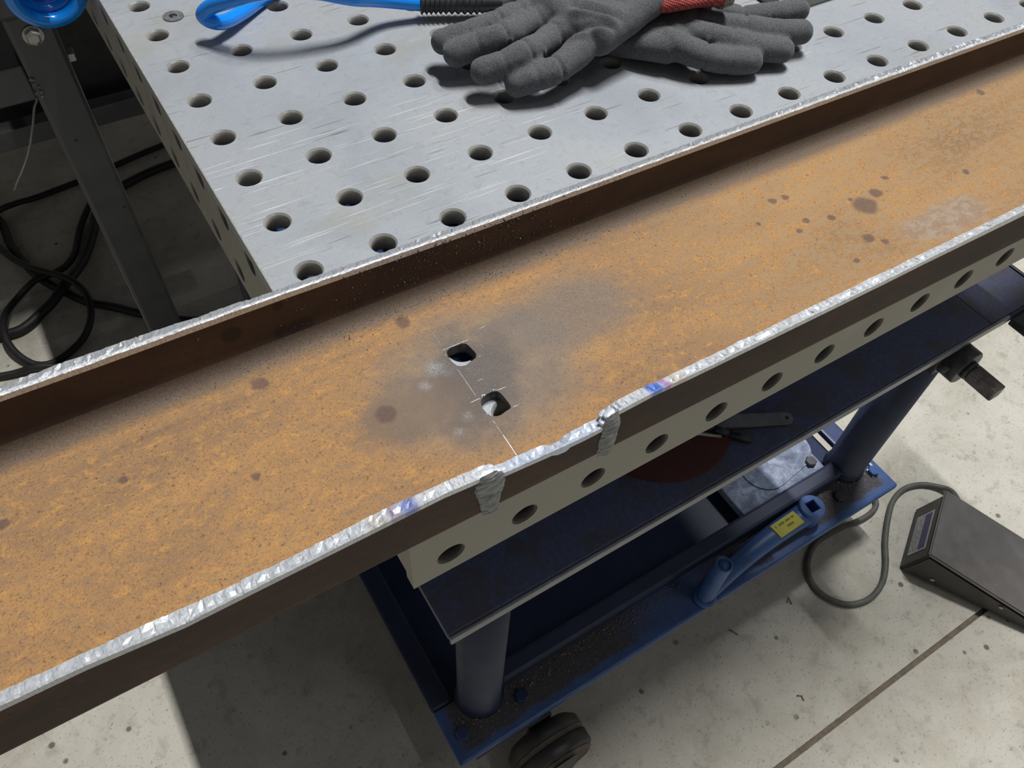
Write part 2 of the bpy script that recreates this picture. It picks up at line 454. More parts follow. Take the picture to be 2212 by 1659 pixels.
# ------------------------------------------------------------------ object helpers
def worldloc(o):
    v = Vector((0, 0, 0))
    while o:
        v += o.location
        o = o.parent
    return v
def tag(o, label=None, cat=None, group=None, kind=None):
    if label: o['label'] = label
    if cat: o['category'] = cat
    if group: o['group'] = group
    if kind: o['kind'] = kind
    return o
def thing(name, label, cat, loc, group=None):
    o = bpy.data.objects.new(name, None)
    o.empty_display_size = 0.05
    o.location = loc
    COL.objects.link(o)
    return tag(o, label, cat, group)
class MB:
    """collects geometry in world coordinates"""
    def __init__(s):
        s.v = []; s.f = []; s.mi = []; s.sm = []
    def add(s, vs, fs, mi=0, smooth=False):
        k = len(s.v)
        s.v += [tuple(x) for x in vs]
        for f in fs:
            s.f.append(tuple(k + i for i in f)); s.mi.append(mi); s.sm.append(smooth)
        return s
    def box(s, x0, x1, y0, y1, z0, z1, mi=0, bev=0.0):
        if bev <= 0:
            v = [(x, y, z) for z in (z0, z1) for y in (y0, y1) for x in (x0, x1)]
            return s.add(v, [(0, 2, 3, 1), (4, 5, 7, 6), (0, 1, 5, 4), (2, 6, 7, 3), (0, 4, 6, 2), (1, 3, 7, 5)], mi)
        bm = bmesh.new()
        r = bmesh.ops.create_cube(bm, size=1)
        for v in r['verts']:
            v.co = Vector(((x0 + x1) / 2 + v.co.x * (x1 - x0), (y0 + y1) / 2 + v.co.y * (y1 - y0), (z0 + z1) / 2 + v.co.z * (z1 - z0)))
        bmesh.ops.bevel(bm, geom=bm.edges[:], offset=bev, segments=2, affect='EDGES', profile=0.6)
        bm.verts.index_update()
        s.add([v.co for v in bm.verts], [[v.index for v in f.verts] for f in bm.faces], mi)
        bm.free()
        return s
    def lathe(s, prof, c, axis='Z', n=32, mi=0, smooth=True, caps=True):
        """prof: list of (r, h) along the axis"""
        ax = {'Z': (Vector((1, 0, 0)), Vector((0, 1, 0)), Vector((0, 0, 1))),
              'Y': (Vector((1, 0, 0)), Vector((0, 0, 1)), Vector((0, -1, 0))),
              'X': (Vector((0, 1, 0)), Vector((0, 0, 1)), Vector((1, 0, 0)))}[axis] if isinstance(axis, str) else axis
        c = Vector(c)
        v = []
        for r, h in prof:
            for i in range(n):
                a = 2 * math.pi * (i + 0.5) / n
                v.append(c + ax[0] * (r * math.cos(a)) + ax[1] * (r * math.sin(a)) + ax[2] * h)
        f = []
        for k in range(len(prof) - 1):
            for i in range(n):
                j = (i + 1) % n
                f.append((k * n + i, k * n + j, (k + 1) * n + j, (k + 1) * n + i))
        s.add(v, f, mi, smooth)
        if caps:
            b = len(s.v) - len(v)
            s.f.append(tuple(b + i for i in reversed(range(n)))); s.mi.append(mi); s.sm.append(False)
            e = b + (len(prof) - 1) * n
            s.f.append(tuple(e + i for i in range(n))); s.mi.append(mi); s.sm.append(False)
        return s
    def tube(s, pts, r, n=12, mi=0, closed=False, cap=True, rfun=None):
        pts = [Vector(p) for p in pts]
        m = len(pts)
        tg = []
        for i in range(m):
            a = pts[(i - 1) % m] if (closed or i > 0) else pts[i]
            b = pts[(i + 1) % m] if (closed or i < m - 1) else pts[i]
            tg.append((b - a).normalized())
        u = tg[0].orthogonal().normalized()
        v = []
        for i in range(m):
            u = (u - tg[i] * u.dot(tg[i])).normalized()
            w = tg[i].cross(u)
            rr = rfun(i / (m - 1)) if rfun else r
            for k in range(n):
                a = 2 * math.pi * k / n
                v.append(pts[i] + u * (rr * math.cos(a)) + w * (rr * math.sin(a)))
        f = []
        for i in range(m if closed else m - 1):
            i2 = (i + 1) % m
            for k in range(n):
                k2 = (k + 1) % n
                f.append((i * n + k, i * n + k2, i2 * n + k2, i2 * n + k))
        s.add(v, f, mi, True)
        if cap and not closed:
            b = len(s.v) - len(v)
            s.f.append(tuple(b + k for k in reversed(range(n)))); s.mi.append(mi); s.sm.append(False)
            s.f.append(tuple(b + (m - 1) * n + k for k in range(n))); s.mi.append(mi); s.sm.append(False)
        return s
    def prism(s, outline, z0, z1, mi=0, bev=0.0):
        n = len(outline)
        v = [(x, y, z0) for x, y in outline] + [(x, y, z1) for x, y in outline]
        f = [tuple(reversed(range(n))), tuple(range(n, 2 * n))] + [(i, (i + 1) % n, n + (i + 1) % n, n + i) for i in range(n)]
        return s.add(v, f, mi)
    def build(s, name, mats, parent=None, xf=None):
        me = bpy.data.meshes.new(name)
        off = worldloc(parent) if parent else Vector((0, 0, 0))
        vv = [Vector(p) for p in s.v]
        if xf is not None:
            vv = [xf @ p for p in vv]
        o = bpy.data.objects.new(name, me)
        if parent is None:
            xs = [p.x for p in vv]; ys = [p.y for p in vv]; zs = [p.z for p in vv]
            off = Vector(((min(xs) + max(xs)) / 2, (min(ys) + max(ys)) / 2, min(zs)))
            o.location = off
        me.from_pydata([tuple(p - off) for p in vv], [], s.f)
        for mt in (mats if isinstance(mats, (list, tuple)) else [mats]):
            me.materials.append(mt)
        me.polygons.foreach_set('material_index', s.mi)
        me.polygons.foreach_set('use_smooth', s.sm)
        me.update()
        COL.objects.link(o)
        if parent:
            o.parent = parent
        return o
def W(x, y, z):
    return (x, y, z + TOP)
def catmull(pts, n=8, closed=False):
    pts = [Vector(p) for p in pts]
    out = []
    m = len(pts)
    rng = range(m) if closed else range(m - 1)
    for i in rng:
        p0 = pts[(i - 1) % m] if closed or i > 0 else pts[0] * 2 - pts[1]
        p1 = pts[i]; p2 = pts[(i + 1) % m]
        p3 = pts[(i + 2) % m] if closed or i < m - 2 else pts[-1] * 2 - pts[-2]
        for k in range(n):
            t = k / n
            out.append(0.5 * ((2 * p1) + (p2 - p0) * t + (2 * p0 - 5 * p1 + 4 * p2 - p3) * t * t + (3 * p1 - p0 - 3 * p2 + p3) * t ** 3))
    if not closed:
        out.append(pts[-1])
    return out
def lerp(tab, x):
    if x <= tab[0][0]: return tab[0][1]
    for (a, va), (b, vb) in zip(tab, tab[1:]):
        if x <= b:
            t = (x - a) / (b - a)
            return va + (vb - va) * t
    return tab[-1][1]
def N1(*a):
    return noise.noise(Vector(a))

# ================================================================== STRUCTURE: the floor
fl = MB().box(-4, 6, -3.5, 7, -0.10, -0.006).build('floor', M['joint'])
tag(fl, 'worn grey concrete shop floor with a sawn joint', 'floor', kind='structure')
MB().box(-4, 6, -0.3622, 7, -0.006, 0.0, bev=0.0015).build('slab', M['concrete'], fl)
MB().box(-4, 6, -3.5, -0.3698, -0.006, 0.0, bev=0.0015).build('slab', M['concrete'], fl)

for nm, q in (('wall_back', (-4, 6, 7, 7.1)), ('wall_front', (-4, 6, -3.6, -3.5)), ('wall_left', (-4.1, -4, -3.6, 7.1)), ('wall_right', (6, 6.1, -3.6, 7.1))):
    w_ = MB().box(*q, -0.1, 4.2).build(nm, M['wall'])
    tag(w_, 'plain pale grey shop wall out of the photo', 'wall', kind='structure')

# ================================================================== WELDING TABLE
PITCH, HR = 0.05, 0.0080
X0, X1, Y0, Y1 = -0.025, 0.775, -0.175, 1.025
TH = 0.0125
def perforated(ue, ve, uc, vc, mapf, th, skip=()):
    """plate with a chamfered round hole per cell. mapf(u, v, depth) -> world"""
    N = 32
    mb = MB()
    for i in range(len(uc)):
        for j in range(len(vc)):
            v = []
            for ring in range(5):
                for k in range(N):
                    a = math.pi * 2 * k / N
                    cx, cy = math.cos(a), math.sin(a)
                    if ring in (0, 4):
                        q = max(abs(cx), abs(cy))
                        sx, sy = cx / q, cy / q
                        u = uc[i] + sx * ((ue[i + 1] - uc[i]) if sx > 0 else (uc[i] - ue[i]))
                        w = vc[j] + sy * ((ve[j + 1] - vc[j]) if sy > 0 else (vc[j] - ve[j]))
                        d = 0 if ring == 0 else th
                    else:
                        rr = HR + 0.0011 if ring == 1 else HR
                        u = uc[i] + rr * cx; w = vc[j] + rr * cy
                        d = (0, 0, 0.0012, th)[ring]
                    v.append(mapf(u, w, d))
            for ring, mi in ((0, 0), (1, 2), (2, 1), (3, 0)):
                fs = []
                for k in range(N):
                    k2 = (k + 1) % N
                    fs.append((ring * N + k, ring * N + k2, (ring + 1) * N + k2, (ring + 1) * N + k))
                if ring == 0:
                    mb.add(v, fs, mi, False); base = len(mb.v) - len(v)
                else:
                    for f in fs:
                        mb.f.append(tuple(base + q for q in f)); mb.mi.append(mi); mb.sm.append(ring == 2)
    # rim walls
    ua, ub, va, vb = ue[0], ue[-1], ve[0], ve[-1]
    for (p, q) in (((ua, va), (ub, va)), ((ub, va), (ub, vb)), ((ub, vb), (ua, vb)), ((ua, vb), (ua, va))):
        mb.add([mapf(*p, 0), mapf(*q, 0), mapf(*q, th), mapf(*p, th)], [(0, 1, 2, 3)], 0)
    return mb
def steps(a, b, n): return [a + (b - a) * i / n for i in range(n + 1)]
table = thing('welding_table', 'grey steel welding table with a grid of round fixture holes', 'welding table', (0.375, 0.425, TOP - 0.27))
ue = steps(X0, X1, 16); uc = [X0 + 0.025 + PITCH * i for i in range(16)]
we = steps(Y0, Y1, 24); wc = [Y0 + 0.025 + PITCH * i for i in range(24)]
PM = [M['steel'], M['hole_wall'], M['hole_rim']]
SM = [M['steel_side'], M['hole_dark'], M['hole_dark']]
perforated(ue, we, uc, wc, lambda u, v, d: W(u, v, -d), TH).build('table_top', PM, table)
vz = [-0.095, -0.05, -0.0128]; vcz = [-0.075, -0.025]
perforated(ue, vz, uc, vcz, lambda u, v, d: W(u, Y0 + d, v), 0.009).build('front_panel', SM, table)
perforated(ue, vz, uc, vcz, lambda u, v, d: W(u, Y1 - d, v), 0.009).build('back_panel', SM, table)
we2 = [Y0 + 0.0095] + we[1:-1] + [Y1 - 0.0095]
perforated(we2, vz, wc, vcz, lambda u, v, d: W(X0 + 0.0012 + d, u, v), 0.009).build('side_panel', SM, table)
perforated(we2, vz, wc, vcz, lambda u, v, d: W(X1 - 0.0012 - d, u, v), 0.009).build('side_panel', SM, table)
# bright worn arris on the left and front edge of the top
MB().box(X0 - 0.0004, X0 + 0.001, Y0, Y1, TOP - 0.0014, TOP + 0.0001, bev=0.0004).build('worn_edge', M['hole_rim'], table)
# inner ribs and the four posts it stands on
for xr in (0.275, 0.575):
    MB().box(xr - 0.005, xr + 0.005, Y0 + 0.012, Y1 - 0.012, TOP - 0.0905, TOP - TH - 0.0005).build('rib', M['steel_side'], table)
MB().box(X0 + 0.0115, X1 - 0.0115, Y0 + 0.0100, Y1 - 0.0100, TOP - 0.0945, TOP - 0.0910).build('light_block_pan', M['blue_handle'], table)  # added pan: blocks light streaks through the holes, shows blue below
for px_ in (0.10, 0.50):
    for py_ in (0.02, 0.83):
        MB().box(px_ - 0.025, px_ + 0.025, py_ - 0.025, py_ + 0.025, TOP - 0.2945, TOP - 0.0947, bev=0.003).build('post', M['blue'], table)
# flush socket-head screw let into the top, between holes
sc = MB().lathe([(0.0, 0.0003), (0.0028, 0.0003), (0.0030, -0.0025), (0.0, -0.0025)], W(0.0195, 0.3215, 0.0006), n=24, mi=1, caps=False)
sc.lathe([(0.0032, 0.0009), (0.0082, 0.0009), (0.0084, 0.0), (0.0032, 0.0)], W(0.0195, 0.3215, 0.0001), n=32, mi=0, smooth=False, caps=False)
sc.build('countersunk_screw', [M['screw'], M['black_plastic']], table)

# ================================================================== RUSTY CHANNEL (a tube ripped lengthwise)
CLIFT = 0.0003
def yn(x): return -0.1977 - 0.0150 * x
CW, CT = 0.1525, 0.0068
NO = [(-.60, .044), (-.193, .0451), (-.165, .0443), (-.129, .0397), (-.07, .041), (-.014, .042), (.0036, .0402), (.010, .036), (.0178, .0345), (.028, .0337),
      (.039, .0326), (.061, .0312), (.0738, .0318), (.0785, .036), (.0803, .040), (.1024, .0415), (.127, .0406), (.263, .0404), (.382, .0425), (1.4, .042)]
NI = [(-.60, .041), (-.193, .0418), (-.138, .0397), (-.1045, .0377), (-.067, .0386), (-.035, .0405), (-.01, .0385), (.01, .0375), (.0125, .034), (.019, .031),
      (.042, .0293), (.047, .0262), (.052, .0256), (.055, .029), (.075, .0298), (.079, .0355), (.084, .0376), (.133, .037), (.273, .0371), (.397, .0368), (1.4, .037)]
FI = [(-.6, .043), (-.166, .0427), (-.123, .0421), (-.032, .0421), (.077, .0397), (.173, .0396), (.245, .0396), (.42, .0395), (.576, .0384), (1.4, .038)]
FO = [(-.6, .042), (-.165, .0415), (-.135, .042), (-.03, .0391), (.08, .0383), (.178, .0373), (.43, .0386), (.585, .0375), (1.4, .037)]
chan = thing('rusty_steel_channel', 'long rusty orange steel channel lying along the front of the welding table', 'steel channel', (0.3, -0.12, TOP))
def arc(cx, cz, r, a0, a1, n=6):
    return [(cx + r * math.cos(math.radians(a0 + (a1 - a0) * i / n)), cz + r * math.sin(math.radians(a0 + (a1 - a0) * i / n))) for i in range(n + 1)]
def section(x):
    ro, ri = 0.0085, 0.0090
    s = [(0, lerp(NO, x) - .0034)] + arc(ro, ro, ro, 180, 270) + arc(CW - ro, ro, ro, 270, 360) + [(CW, lerp(FO, x) - .0034), (CW - CT, lerp(FI, x) - .0034)]
    s += arc(CW - CT - ri, CT + ri, ri, 0, -90) + arc(CT + ri, CT + ri, ri, 270, 180) + [(CT, lerp(NI, x) - .0034)]
    return s
XA, XB = -0.55, 1.15
xs = sorted(set([round(XA + 0.02 * i, 4) for i in range(int((XB - XA) / 0.02) + 1)] + [round(-0.02 + 0.002 * i, 4) for i in range(60)]))
ns = len(section(0))
bm = MB()
V = []
for x in xs:
    for o_, z_ in section(x):
        V.append(W(x, yn(x) + o_, z_))
F = []; MI = []; S = []
for i in range(len(xs) - 1):
    for k in range(ns):
        k2 = (k + 1) % ns
        F.append((i * ns + k, i * ns + k2, (i + 1) * ns + k2, (i + 1) * ns + k))
        zm = (section(0)[k][1] + section(0)[k2][1]) / 2
        om = (section(0)[k][0] + section(0)[k2][0]) / 2
        top = 0.0205 > zm and CT < om < CW - CT
        MI.append(0 if (zm < 0.0105 and CT * 0.9 < om < CW - CT * 0.9) else 1)
        S.append(True)
bm.v = V; bm.f = [tuple(reversed(f)) for f in F] + [tuple(range(ns)), tuple(reversed(range((len(xs) - 1) * ns, len(xs) * ns)))]
bm.mi = MI + [1, 1]; bm.sm = S + [False, False]
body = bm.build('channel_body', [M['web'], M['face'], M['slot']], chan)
SL1 = [(0.0391, -0.1022), (0.042, -0.1008), (0.0461, -0.1010), (0.0495, -0.1012), (0.0514, -0.1025), (0.0520, -0.1055), (0.0526, -0.1099), (0.0524, -0.112), (0.051, -0.1139), (0.0483, -0.1147),
       (0.0436, -0.1158), (0.0409, -0.115), (0.0392, -0.1135), (0.0383, -0.1105), (0.0379, -0.1059)]
SL2 = [(0.038, -0.1412), (0.0397, -0.1397), (0.0431, -0.1385), (0.0469, -0.1384), (0.0495, -0.1396), (0.0503, -0.1419), (0.0506, -0.1449), (0.0507, -0.1495), (0.0504, -0.1519), (0.0493, -0.1527),
       (0.0464, -0.1531), (0.043, -0.1538), (0.0405, -0.1533), (0.0384, -0.1519), (0.0372, -0.1492), (0.0369, -0.145)]
cut = MB()
for sl in (SL1, SL2):
    cut.prism(list(reversed(sl)), TOP - 0.006, TOP + 0.013, mi=0)
cutter = cut.build('cutter', [M['slot']], chan)
def bake_boolean(o, c):
    md = o.modifiers.new('b', 'BOOLEAN'); md.object = c; md.operation = 'DIFFERENCE'; md.solver = 'EXACT'; md.material_mode = 'TRANSFER'
    dg = bpy.context.evaluated_depsgraph_get()
    me = bpy.data.meshes.new_from_object(o.evaluated_get(dg))
    o.modifiers.clear()
    o.data = me
    bpy.data.objects.remove(c, do_unlink=True)
bake_boolean(body, cutter)
ang = math.radians(38)
def shade_by_angle(o, a=math.radians(35)):
    b = bmesh.new(); b.from_mesh(o.data)
    for f in b.faces: f.smooth = True
    for e in b.edges:
        if len(e.link_faces) == 2:
            e.smooth = e.calc_face_angle(0) < a
    b.to_mesh(o.data); b.free()
shade_by_angle(body)

# torch-cut edges, one for each flange
def cut_edge(o0, o1, tab0, tab1, seed, amp, name='cut_edge'):
    """o0/o1: offsets of the face nearer to / farther from the camera"""
    mb = MB()
    prof = 7
    V = []
    rnd = random.Random(seed)
    x = XA
    while x < XB:
        y = yn(x)
        z0, z1 = lerp(tab0, x), lerp(tab1, x)
        fine = rnd.gauss(0, 0.00022)
        bite = rnd.random() ** 3 * 0.0024 * amp
        scal = bite + max(0, N1(x * 75, seed, 9)) * 0.0010 * amp
        wob0 = N1(x * 60, seed, 2) * 0.0004 + rnd.gauss(0, .00012)
        wob1 = N1(x * 45, seed, 3) * 0.0006 + rnd.gauss(0, .00022)
        oin = N1(x * 55, seed, 7) * 0.0005
        pts = [(o0, min(z0, z1 + .004) - 0.0042), (o0, z0 - 0.0005 + wob0), (o0 + (o1 - o0) * 0.12, z0 + wob0 + fine * 0.3),
               (o0 + (o1 - o0) * 0.30, z0 * .74 + z1 * .26 - scal + fine), (o0 + (o1 - o0) * rnd.uniform(.55, .7), z0 * .4 + z1 * .6 - scal * 0.3 + rnd.gauss(0, .0003)),
               (o1 - (o1 - o0) * 0.03 + oin, z1 + wob1), (o1, z1 - 0.0042)]
        for o_, z_ in pts:
            V.append(W(x, y + o_, z_))
        x += rnd.choice((0.0007, 0.0012, 0.0018, 0.0026)) * rnd.uniform(.8, 1.3)
    m = len(V) // prof
    F = []
    for i in range(m - 1):
        for k in range(prof - 1):
            F.append((i * prof + k, (i + 1) * prof + k, (i + 1) * prof + k + 1, i * prof + k + 1))
    mb.add(V, F, 0, False)
    # underside, so that the strip is a solid sliver
    mb.add([], [], 0)
    for i in range(m - 1):
        mb.f.append((i * prof, i * prof + prof - 1, (i + 1) * prof + prof - 1, (i + 1) * prof)); mb.mi.append(0); mb.sm.append(False)
    return mb.build(name, M['cut'], chan)
e1 = cut_edge(-0.00012, CT + 0.00012, NO, NI, 3.1, 1.0)
e2 = cut_edge(CW - CT - 0.00012, CW + 0.00012, FI, FO, 8.7, 0.35)
e1['label'] = 'rough bright torch-cut edge of the near flange'
e2['label'] = 'bright torch-cut edge of the far flange'

# two upright weld beads on the outer face of the near flange
def bead(left, right, z0, z1, seed):
    """left/right: tables z -> x of the bead's outline"""
    mb = MB(); nu, nv = 18, 64
    V = []
    for j in range(nv + 1):
        z = z0 + (z1 - z0) * j / nv
        xl = lerp(left, z) + N1(z * 420, seed, 1) * 0.0010
        xr = lerp(right, z) + N1(z * 420, seed, 4) * 0.0008
        for i in range(nu + 1):
            t = i / nu
            x = xl + (xr - xl) * t
            arch = math.sin(math.pi * t) ** 0.6
            rip = 0.00025 * math.sin(z * 2400 + 3.5 * (t - .5) ** 2 * 4 + seed)
            h = 0.0016 * arch + rip * arch + 0.0004 * N1(x * 500, z * 500, seed)
            taper = min(1, (z1 - z) / 0.002, (z - z0) / 0.0015 + 0.2)
            h = max(h * taper, -0.0004)
            V.append(W(x, yn(x) - 0.0002 - h, z))
    F = []
    for j in range(nv):
        for i in range(nu):
            a = j * (nu + 1) + i
            F.append((a, a + 1, a + nu + 2, a + nu + 1))
    mb.add(V, F, 0, True)
    return mb.build('weld_bead', M['weld'], chan)
bead([(.003, .0056), (.012, .0045), (.0185, .0036), (.026, .0020), (.0318, .0010), (.0364, .0032), (.041, .0050)], [(.003, .0146), (.0175, .0158), (.0254, .0176), (.034, .0172), (.041, .0120)], .0030, .0405, 2.0)
bead([(.003, .0730), (.0191, .0720), (.0283, .0727), (.0355, .0722), (.040, .076)], [(.003, .0832), (.0178, .0832), (.0287, .0836), (.036, .0815), (.040, .0800)], .0028, .0400, 6.0)
# melted knuckles where the beads run over the cut edge
def knuckle(pts, seed):
    b = bmesh.new()
    for (x, o_, z, r) in pts:
        ret = bmesh.ops.create_icosphere(b, subdivisions=3, radius=1)
        for v in ret['verts']:
            d = v.co.copy()
            k = 1 + 0.18 * N1(d.x * 2 + seed, d.y * 2, d.z * 2)
            v.co = Vector(W(x + d.x * r * 1.7 * k, yn(x) + o_ + d.y * r * 1.0 * k, z - 0.0006 + d.z * r * 0.5 * k))
    mb = MB(); b.verts.index_update()
    mb.add([v.co for v in b.verts], [[v.index for v in f.verts] for f in b.faces], 0, True); b.free()
    return mb.build('melted_knuckle', M['cut'], chan)
knuckle([(.0075, .0018, .0385, .0030), (.0120, .0022, .0355, .0028), (.0158, .0020, .0335, .0026), (.0110, .0052, .0355, .0020)], 1.0)
knuckle([(.0765, .0018, .0335, .0030), (.0790, .0025, .0365, .0030), (.0775, .0055, .0335, .0022)], 4.0)
# scribed layout lines on the web
ZW = CT + 0.00012
def scribe(p, q, w=0.00028):
    p, q = Vector((*p, 0)), Vector((*q, 0))
    d = (q - p).normalized(); nrm = Vector((-d.y, d.x, 0)) * w * 0.65
    L = (q - p).length; k = max(2, int(L / 0.0012))
    mb = MB(); A = []; B = []
    for i in range(k + 1):
        c = p + d * (L * i / k)
        ww = (0.55 + 0.45 * abs(N1(c.x * 900, c.y * 900, 1)))
        if i in (0, k): ww *= 0.3
        A.append(W(c.x + nrm.x * ww, c.y + nrm.y * ww, ZW)); B.append(W(c.x - nrm.x * ww, c.y - nrm.y * ww, ZW))
    mb.add(A + B, [(i, i + 1, k + 2 + i, k + 1 + i) for i in range(k)], 0)
    o = mb.build('scribe_line', M['scribe'], chan)
    return o
for p, q, w in (((0.0382, -0.1160), (0.0378, -0.137), .00018), ((0.0374, -0.1545), (0.0376, -0.1573), .0002), ((0.0374, -0.1648), (0.0370, -0.1795), .00035), ((0.0374, -0.158), (0.0374, -0.164), .00015),
             ((0.0372, -0.1003), (0.054, -0.1006), .00032), ((0.0329, -0.139), (0.0395, -0.1391), .00035), ((0.0494, -0.1390), (0.0551, -0.1395), .00032),
             ((0.0526, -0.1140), (0.0542, -0.1142), .0003), ((0.0433, -0.1283), (0.0469, -0.1285), .0002), ((0.0509, -0.1526), (0.0548, -0.1529), .00028), ((0.0389, -0.0855), (0.0385, -0.0972), .00012), ((0.063, -0.0968), (0.068, -0.0965), .0003)):
    scribe(p, q, w)
# burrs and filings about the slots
def pebbles(name, pts, mat, parent, kind='stuff', flat=0.7):
    b = MB()
    ico = bmesh.new(); bmesh.ops.create_icosphere(ico, subdivisions=1, radius=1); ico.verts.index_update()
    vs_ = [v.co.copy() for v in ico.verts]; fs_ = [[v.index for v in f.verts] for f in ico.faces]; ico.free()
    for (x, y, z, r) in pts:
        q = random.random() * 6
        b.add([(x + v.x * r * (1 + .4 * N1(q, v.x, v.y)), y + v.y * r * (1 + .4 * N1(q, v.z, v.y)), z + v.z * r * flat) for v in vs_], fs_, 0, True)
    o = b.build(name, mat, parent)
    if kind: o['kind'] = kind
    return o
rnd = random.Random(5)
burr = []
for sl in (SL1, SL2):
    cx = sum(p[0] for p in sl) / len(sl); cy = sum(p[1] for p in sl) / len(sl)
    for _ in range(70):
        a = rnd.random() * 6.283; r = rnd.gauss(0.0115, 0.004)
        if r > 0.0095: burr.append((*W(cx + r * math.cos(a), cy + r * math.sin(a), ZW)[:2], TOP + ZW, rnd.uniform(.00010, .00028)))
for q in ((0.0412, -0.1379, .0006), (0.0420, -0.1385, .0007), (0.0405, -0.1384, .0005), (0.0478, -0.1378, .0006), (0.049, -0.1384, .0005), (0.0372, -0.1042, .0005), (0.0366, -0.150, .0005)):
    burr.append((q[0], q[1], TOP + ZW, q[2]))
pebbles('filings', burr, M['scribe'], chan)
# spatter balls welded to the far flange and its foot
spt = []
for _ in range(900):
    x = rnd.gauss(0.075, 0.05); z = rnd.uniform(0.009, 0.038)
    if -0.08 < x < 0.25:
        spt.append((x, yn(x) + CW - CT - 0.0001, TOP + z, abs(rnd.gauss(0, .00032)) + .00014))
for _ in range(700):
    x = rnd.gauss(0.06, 0.09); o_ = CW - CT - 0.0045 - abs(rnd.gauss(0, 0.006))
    spt.append((x, yn(x) + o_, TOP + CT + 0.0004, abs(rnd.gauss(0, .00012)) + .00008))
pebbles('weld_spatter', spt, M['spatter'], chan, flat=1.0)
glit = []
for _ in range(420):
    x = rnd.gauss(0.03, 0.10); o_ = CW - CT - 0.007 - abs(rnd.gauss(0, 0.004))
    glit.append((x, yn(x) + o_, TOP + CT + 0.0002, rnd.uniform(.00007, .00018)))
for _ in range(260):
    x = rnd.gauss(0.05, 0.05); y = rnd.gauss(-0.125, 0.022)
    if any((x - cx) ** 2 + (y - cy) ** 2 < .0095 ** 2 for cx, cy in ((.045, -.108), (.0437, -.146))) or y < -.185: continue
    glit.append((x, y, TOP + CT + 0.0001, rnd.uniform(.00006, .00014)))
pebbles('bright_specks', glit, M['scribe'], chan)
# ================================================================== BLUE LIFT CART
cart = thing('lift_cart', 'blue steel lift cart on casters carrying the welding table', 'cart', (0.43, 0.25, 0.0))
ZB = TOP - 0.770            # top of the base plate
ZS = TOP - 0.295            # top of the shelf
BX0, BX1, BY0, BY1 = 0.017, 0.843, -0.149, 0.70
MB().box(BX0, BX1, BY0, -0.072, ZB - 0.013, ZB, bev=0.004).build('base_plate', M['blue_dirty'], cart)
MB().box(BX0, BX1, 0.63, BY1, ZB - 0.013, ZB, bev=0.004).build('base_plate', M['blue'], cart)
MB().box(BX0, BX0 + 0.03, -0.0715, 0.6295, ZB - 0.013, ZB, bev=0.004).build('base_rail', M['navy'], cart)  # left rail takes the darker navy to paint in its shade
MB().box(BX1 - 0.035, BX1, -0.0715, 0.6295, ZB - 0.013, ZB, bev=0.004).build('base_rail', M['blue'], cart)
MB().box(BX0 + 0.031, BX1 - 0.036, -0.070, 0.628, ZB - 0.030, ZB - 0.024).build('base_tray', M['blue_dark'], cart)
MB().box(0.113, 0.760, -0.092, -0.066, ZB + 0.0003, ZB + 0.026, bev=0.005).build('upstand', M['navy'], cart)
# cross plate with an oblong cover
cp = MB().box(0.575, 0.752, -0.064, 0.40, ZB - 0.004, ZB + 0.012, bev=0.002).build('cross_plate', M['galv'], cart)
def stadium(cx, cy, L, r, a, n=12):
    pts = []
    for s, st in ((1, -90), (-1, 90)):
        for i in range(n + 1):
            t = math.radians(st + 180 * i / n)
            pts.append((s * L / 2 + r * math.cos(t), r * math.sin(t)))
    ca, sa = math.cos(a), math.sin(a)
    return [(cx + x * ca - y * sa, cy + x * sa + y * ca) for x, y in pts]
MB().prism(stadium(0.690, -0.012, 0.060, 0.040, math.radians(8)), ZB + 0.0122, ZB + 0.0150).build('oblong_cover', M['galv'], cp)
# shelf with its light grey front lip; a full plate at the left, an open frame at the right
SX1 = 0.797
sh = MB().box(0.010, 0.700, -0.1455, 0.70, ZS - 0.010, ZS, bev=0.002).box(0.7002, SX1, -0.1455, -0.060, ZS - 0.010, ZS, bev=0.002).box(0.7002, SX1, 0.62, 0.70, ZS - 0.010, ZS, bev=0.002).build('shelf', M['blue_shelf'], cart)
MB().box(0.0105, 0.731, -0.1492, -0.1457, ZS - 0.0125, ZS - 0.0008, bev=0.0012).build('lip', M['lip'], sh)
MB().box(0.7315, SX1, -0.1490, -0.1457, ZS - 0.0125, ZS - 0.0008, bev=0.0012).build('lip', M['navy'], sh)
MB().box(SX1 + 0.0002, SX1 + 0.0042, -0.1490, -0.060, ZS - 0.0125, ZS + 0.0015, bev=0.001).build('end_lip', M['dark_steel'], sh)
# tubular legs
for lx, ly in ((0.083, -0.082), (0.790, -0.076), (0.083, 0.664), (0.763, 0.664)):
    MB().lathe([(0.0335, 0.0), (0.0325, 0.004), (0.0298, 0.008), (0.0298, ZS - 0.0102 - ZB - 0.0003)], (lx, ly, ZB + 0.0002), n=48).build('leg', M['navy'], cart)
# bracket hanging under the right end of the shelf
MB().box(0.735, 0.795, -0.25, -0.1495, ZS - 0.016, ZS - 0.006, bev=0.002).build('bracket', M['dark_steel'], cart)
